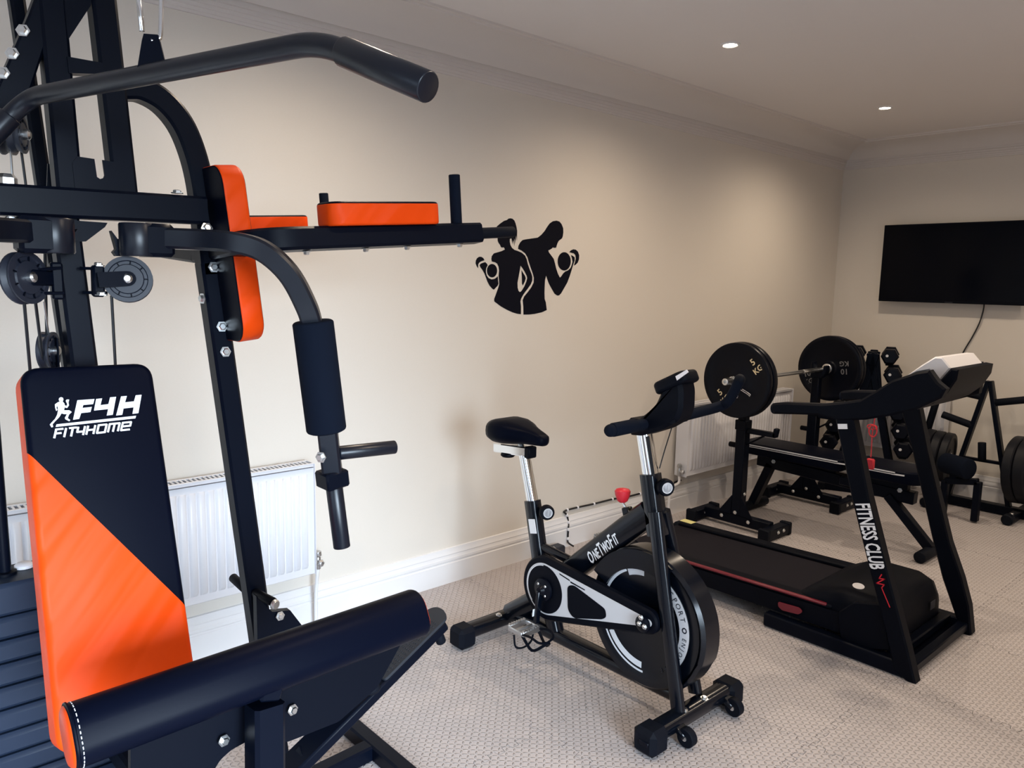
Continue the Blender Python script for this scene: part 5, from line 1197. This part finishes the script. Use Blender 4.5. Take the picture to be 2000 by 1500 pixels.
for X, lab in ((3.850, 'chrome spring clip on the near end of the barbell'), (5.115, 'chrome spring clip on the far end of the barbell')):
    c = thing('spring_clip', lab, 'barbell clip', (X, BY, BZ), 'barbell spring clips')
    b = MB(); b.tube([(X + 0.012 * (k / 24 - 0.5) * 2, BY + 0.0240 * math.cos(2 * PI * k / 12), BZ + 0.0240 * math.sin(2 * PI * k / 12)) for k in range(25)], 0.0025, 6); b.build('coil', 'chrome', c)
    for s, dy, dz_ in ((-1, -0.035, -0.085), (1, -0.095, -0.070)):
        b = MB(); p = V(X + s * 0.012, BY, BZ - 0.0285); q = V(X + s * 0.014, BY + dy, BZ + dz_); w_ = V(0, -0.010, 0.004)
        b.tube(smooth_path([p, q, q + V(0, -0.004, -0.008), q + w_, p + w_ * 1.2 + (q - p) * 0.45], 4), 0.0026, 6); b.build('lever', 'chrome', c)

# ================================================================ FLAT BENCH
bn_ = thing('weight_bench', 'black padded flat bench with pale side stripes standing between the barbell stands', 'weight bench', (4.43, 2.0, 0))
for y0, y1 in ((2.60, 1.93), (1.90, 1.50)):
    L_ = y0 - y1; nose = 0.10 if y1 < 1.6 else 0.03
    b = MB(); b.cushion(round_rect(0.27, L_, [nose, nose, 0.03, 0.03], 7, 4.435, (y0 + y1) / 2), (0, 0, 0.392), (1, 0, 0), (0, 1, 0), 0.072, 0.014, 4, 0.010); pad_ = b.build('bench_pad', 'leather', bn_, 50)
    ys = (y0 - 0.02, y1 + 0.02) if y1 > 1.6 else (y0 - 0.02, y1 + 0.13)
    for zz, hh in ((0.452, 0.007), (0.441, 0.004)):
        b = MB(); b.box((4.2993, (ys[0] + ys[1]) / 2, zz), (0.001, ys[0] - ys[1], hh), bev=0); b.build('side_stripe', 'silver', pad_)
    b = MB(); b.prism([(ys[1] - 0.005, 0.447), (ys[1] - 0.05, 0.449), (ys[1] - 0.05, 0.441), (ys[1] + 0.02, 0.438)], (4.2995, 0, 0), (0, 1, 0), (0, 0, 1), -0.001); b.build('side_stripe', 'silver', pad_)
def bb_(name, p0, p1, w=0.05, h=0.05, up=(1, 0, 0)):
    b = MB(); b.bar(p0, p1, w, h, up); return b.build(name, 'paint', bn_)
bb_('main_beam', (4.435, 2.52, 0.340), (4.435, 1.56, 0.300), 0.07, 0.06)
bb_('rear_leg', (4.435, 2.43, 0.33), (4.435, 2.545, 0.045), 0.05, 0.06)
b = MB(); b.rod((4.27, 2.55, 0.032), (4.60, 2.55, 0.032), 0.030, 18); b.build('rear_foot', 'rubber', bn_)
bb_('front_leg', (4.42, 1.70, 0.29), (4.40, 1.45, 0.05))
b = MB(); b.rod((4.25, 1.45, 0.033), (4.55, 1.45, 0.033), 0.032, 18); b.build('front_foot', 'rubber', bn_)
bb_('pad_bracket', (4.435, 2.30, 0.375), (4.435, 2.02, 0.375), 0.12, 0.03); bb_('pad_bracket', (4.435, 1.82, 0.360), (4.435, 1.60, 0.355), 0.14, 0.05)
bb_('hinge_block', (4.36, 1.915, 0.33), (4.51, 1.915, 0.33), 0.05, 0.09)
for p in ((4.398, 2.40, 0.352), (4.36, 1.62, 0.345)): bolt(p, (-1, -0.3, 0), bn_, 0.009)

# ================================================================ DUMBBELL TOWER
tw = thing('dumbbell_tower', 'black A-frame dumbbell tower in the corner of the room behind the treadmill', 'dumbbell rack', (5.50, 2.32, 0))
def side_y(z, s): return 2.30 + s * (0.004 + (1.03 - z) * 0.20)
for X in (5.40, 5.60):
    for s in (-1, 1):
        b = MB(); b.bar((X, side_y(0.03, s), 0.03), (X, side_y(1.0, s) - s * 0.03, 1.0), 0.035, 0.045, (0, 1, 0)); b.build('frame_leg', 'paint', tw)
    b = MB(); b.bar((X, side_y(0.03, 1) + 0.06, 0.025), (X, side_y(0.03, -1) - 0.06, 0.025), 0.05, 0.05); b.build('base_beam', 'paint', tw)
    b = MB(); b.bar((X, 2.275, 0.985), (X, 2.325, 0.985), 0.03, 0.05); b.build('top_bracket', 'paint', tw)
    b = MB(); b.prism([(2.30 - 0.035, 0.995), (2.30 + 0.035, 0.995), (2.30 + 0.075, 0.70), (2.30 - 0.075, 0.70)], (X - 0.004, 0, 0), (0, 1, 0), (0, 0, 1), 0.008); b.build('frame_panel', 'paint', tw)
for s in (-1, 1):
    b = MB(); b.bar((5.36, side_y(0.03, s) + s * 0.06, 0.025), (5.64, side_y(0.03, s) + s * 0.06, 0.025), 0.05, 0.05); b.build('foot', 'rubber', tw)
tier_z = [0.985, 0.858, 0.731, 0.604, 0.477, 0.350]
R_t = [0.0570, 0.0590, 0.0600, 0.0605, 0.0610, 0.0615]
for k, z in enumerate(tier_z):
    for s in (-1, 1):
        y = side_y(z, s) + s * (0.036 + R_t[k])
        b = MB(); b.bar((5.39, y, z - R_t[k] * 0.87 - 0.010), (5.61, y, z - R_t[k] * 0.87 - 0.010), 0.05, 0.012); b.build('cradle', 'paint', tw)
def hex_dumbbell(y, z, r, label):
    t = thing('hex_dumbbell', label, 'dumbbell', (5.5, y, z), 'hex dumbbells on the tower')
    L_ = 0.115 + r * 1.0
    for s in (-1, 1):
        w_ = r * 1.25
        b = MB(); b.lathe([(r * 0.80, 0), (r, r * 0.22), (r, w_ - r * 0.22), (r * 0.78, w_)], (5.5 + s * (L_ / 2 + 0.0) - (0 if s > 0 else 0), y, z), (s, 0, 0), 6, True, 0.0); hd_ = b.build('head', 'iron', t, 20)
        b = MB(); b.lathe([(r * 0.16, 0), (r * 0.16, 0.001)], (5.5 + s * (L_ / 2 + w_), y + (0.3 * r if s < 0 else 0), z + 0.1 * r), (s, 0, 0), 10); b.build('cap_mark', 'silver', hd_)
    b = MB(); b.rod((5.5 - L_ / 2 - 0.005, y, z), (5.5 + L_ / 2 + 0.005, y, z), 0.0155, 14); b.build('handle', 'steel', t)
ords = ['topmost', 'second', 'third', 'fourth', 'fifth', 'lowest']
for k, z in enumerate(tier_z):
    for s, nm in ((1, 'side nearer the long wall'), (-1, 'side nearer the television')):
        hex_dumbbell(side_y(z, s) + s * (0.036 + R_t[k]), z, R_t[k], 'black hex dumbbell, %s from the top on the tower %s' % (ords[k], nm) if 0 < k < 5 else 'black hex dumbbell, %s on the tower %s' % (ords[k], nm))

PIV, TURN = V(5.5, 2.3, 0), math.radians(21)
for o in [o for o in COL.objects if o.parent is None and o.type == 'EMPTY' and (o.name.startswith('hex_dumbbell') or o.name.startswith('dumbbell_tower'))]:
    d = Vector(o.location) - PIV; o.location = PIV + Matrix.Rotation(TURN, 3, 'Z') @ d; o.rotation_euler = (0, 0, TURN)

# ================================================================ PLATE TREE
PXX = 5.64
pt_ = thing('plate_tree', 'black A-frame weight plate tree under the television', 'weight plate rack', (PXX, 1.62, 0))
apex = V((5.64,1.6038,0.8696)); PYC = apex.y
def pb(name, p0, p1, w=0.032, h=0.05, up=(1, 0, 0), m='paint'):
    b = MB(); b.bar(p0, p1, w, h, up); return b.build(name, m, pt_)
lA, lB = V((5.64,1.6091,0.8623)), V((5.64,1.6982,0.4453)); rA, rB = V((5.64,1.5973,0.8636)), V((5.64,1.506,0.4512))
def leg_at(a, b_, z): return a + (b_ - a) * ((z - a.z) / (b_.z - a.z))
pb('frame_leg', lA, leg_at(lA, lB, 0.05), 0.028); pb('frame_leg', rA, leg_at(rA, rB, 0.05), 0.028)
zr = V((5.64,1.5994,0.3347)).z
pb('cross_rail', leg_at(lA, lB, zr), leg_at(rA, rB, zr), 0.02, 0.03)
pb('base_beam', (PXX, 1.88, 0.035), (PXX, 1.20, 0.035), 0.06, 0.06)
for y in (1.84, 1.36):
    b = MB(); b.bar((PXX - 0.22, y, 0.030), (PXX + 0.20, y, 0.030), 0.05, 0.05); b.build('foot', 'paint', pt_)
    b = MB(); b.lathe([(0.028, -0.03), (0.034, -0.025), (0.034, 0.02), (0.030, 0.03)], (PXX - 0.22, y, 0.035), (1, 0, 0), 18); b.build('foot_cap', 'rubber', pt_)
    bolt((PXX - 0.15, y, 0.056), (-0.2, 0, 1), pt_, 0.010)
for nm, a, c, r in (('peg', (5.64,1.6257,0.7521), (5.62,1.7935,0.7775), 0.0235), ('peg', (5.64,1.6681,0.5543), (5.6,1.8543,0.6107), 0.0235), ('peg', (5.64,1.5753,0.7214), (5.62,1.3633,0.7743), 0.0235)):
    b = MB(); b.rod(a, c, r, 18); b.build(nm, 'rubber', pt_)
zl = 0.31
b = MB(); b.rod(leg_at(lA, lB, zl), leg_at(lA, lB, zl) + V(-0.03, 0.27, 0.02), 0.0235, 18); b.build('peg', 'rubber', pt_)
b = MB(); b.rod(leg_at(rA, rB, zl), leg_at(rA, rB, zl) + V(-0.03, -0.30, 0.02), 0.0235, 18); b.build('peg', 'rubber', pt_)
b = MB(); b.rod((5.62,1.594,0.342), (5.62,1.6046,0.457), 0.0245, 18); b.build('bar_holder', 'rubber', pt_)
b = MB(); b.rod((5.72,1.9787,0.4602), (5.72,1.9403,0.669), 0.0235, 18); b.build('bar_holder', 'rubber', pt_)
def tree_plate(c, axis, R_, th, label):
    t = thing('weight_plate', label, 'weight plate', c, 'plates on the plate tree')
    b = MB(); h = th / 2
    b.lathe([(0.037, -h * 0.9), (0.06, -h * 0.9), (0.065, -h * 0.6), (R_ * 0.78, -h * 0.6), (R_ * 0.83, -h), (R_ * 0.96, -h), (R_, -h * 0.75), (R_, h * 0.75), (R_ * 0.96, h), (R_ * 0.83, h), (R_ * 0.78, h * 0.6), (0.065, h * 0.6), (0.06, h * 0.9), (0.037, h * 0.9), (0.037, -h * 0.9)], c, axis, 48, False)
    b.build('disc', 'bumper', t, 40)
    b = MB(); b.lathe([(0.0248, -h), (0.0365, -h), (0.0365, h), (0.0248, h), (0.0248, -h)], c, axis, 24, False); b.build('bush', 'steel', t)
rp0 = leg_at(rA, rB, zl); ra = V(-0.03, -0.30, 0.02).normalized()
d_ = 0.062
for k, (th, R_) in enumerate(((0.062, 0.215), (0.072, 0.215), (0.060, 0.190))):
    tree_plate(rp0 + ra * (d_ + th / 2), ra, R_, th - 0.004, ['thick black bumper plate innermost on the lower peg at the right edge of the picture', 'thick black bumper plate second on the lower peg at the right edge of the picture', 'smaller black bumper plate outermost on the lower peg at the right edge of the picture'][k]); d_ += th
lp0 = leg_at(lA, lB, zl); la = V(-0.03, 0.27, 0.02).normalized(); d_ = 0.058
for k, th in enumerate((0.055, 0.060, 0.055)):
    tree_plate(lp0 + la * (d_ + th / 2), la, 0.17, th - 0.004, 'black bumper plate %s on the lower tree peg nearest the treadmill upright' % ['innermost', 'second', 'outermost'][k]); d_ += th
# low frame with a padded roller end, between the tower and the plate tree
lf = thing('roller_stand', 'low black steel frame with a round padded roller in front of the plate tree', 'exercise frame', (5.35, 1.60, 0))
q0, q1 = V((5.3,1.6962,0.2338)), V((5.3,1.5102,0.2633)); 
for nm, a, c in (('top_rail', q0, q1), ('leg', q1, V(q1.x, q1.y, 0.01)), ('leg', q0, V(q0.x, q0.y, 0.01))):
    b = MB(); b.bar(a, c, 0.04, 0.045, (1, 0, 0)); b.build(nm, 'paint', lf)
rc = V((5.27,1.5594,0.3366)); b = MB(); b.rod(rc, rc + V(0.08, 0.17, 0.0), 0.066, 24, 0.12); b.build('roller', 'foam', lf)
b = MB(); b.bar(rc + V(0.04, 0.09, -0.05), rc + V(0.04, 0.09, -0.11), 0.05, 0.05); b.build('roller_bracket', 'paint', lf)

# ================================================================ TELEVISION
tv = thing('television', 'black flat screen television mounted on the end wall', 'television', (5.86, 1.965, 1.63))
TYA, TYB, TZA, TZB = 1.485, 2.446, 1.352, 1.904
b = MB(); b.box((5.872, (TYA + TYB) / 2, (TZA + TZB) / 2), (0.040, TYB - TYA, TZB - TZA), bev=0.004); b.build('housing', 'plastic', tv)
b = MB(); b.box((5.8515, (TYA + TYB) / 2, (TZA + TZB) / 2 + 0.004), (0.002, TYB - TYA - 0.016, TZB - TZA - 0.026), bev=0); b.build('screen', 'screen', tv)
b = MB(); b.box((5.8513, (TYA + TYB) / 2, TZA + 0.006), (0.003, 0.05, 0.006), bev=0.001); b.build('badge', 'grey', tv)
b = MB(); b.box((5.918, (TYA + TYB) / 2, 1.62), (0.06, 0.40, 0.25), bev=0.004); b.build('wall_mount', 'plastic', tv)
b = MB(); b.tube(smooth_path([(5.90, 1.78, 1.40), (5.925,1.7659,1.3465), (5.935,1.7837,1.2336), (5.94,1.8255,1.1177), (5.94,1.8707,1.0104), (5.94, 1.93, 0.8), (5.94, 1.95, 0.35)], 6), 0.0045, 8); b.build('power_cable', 'cable', tv, 60)
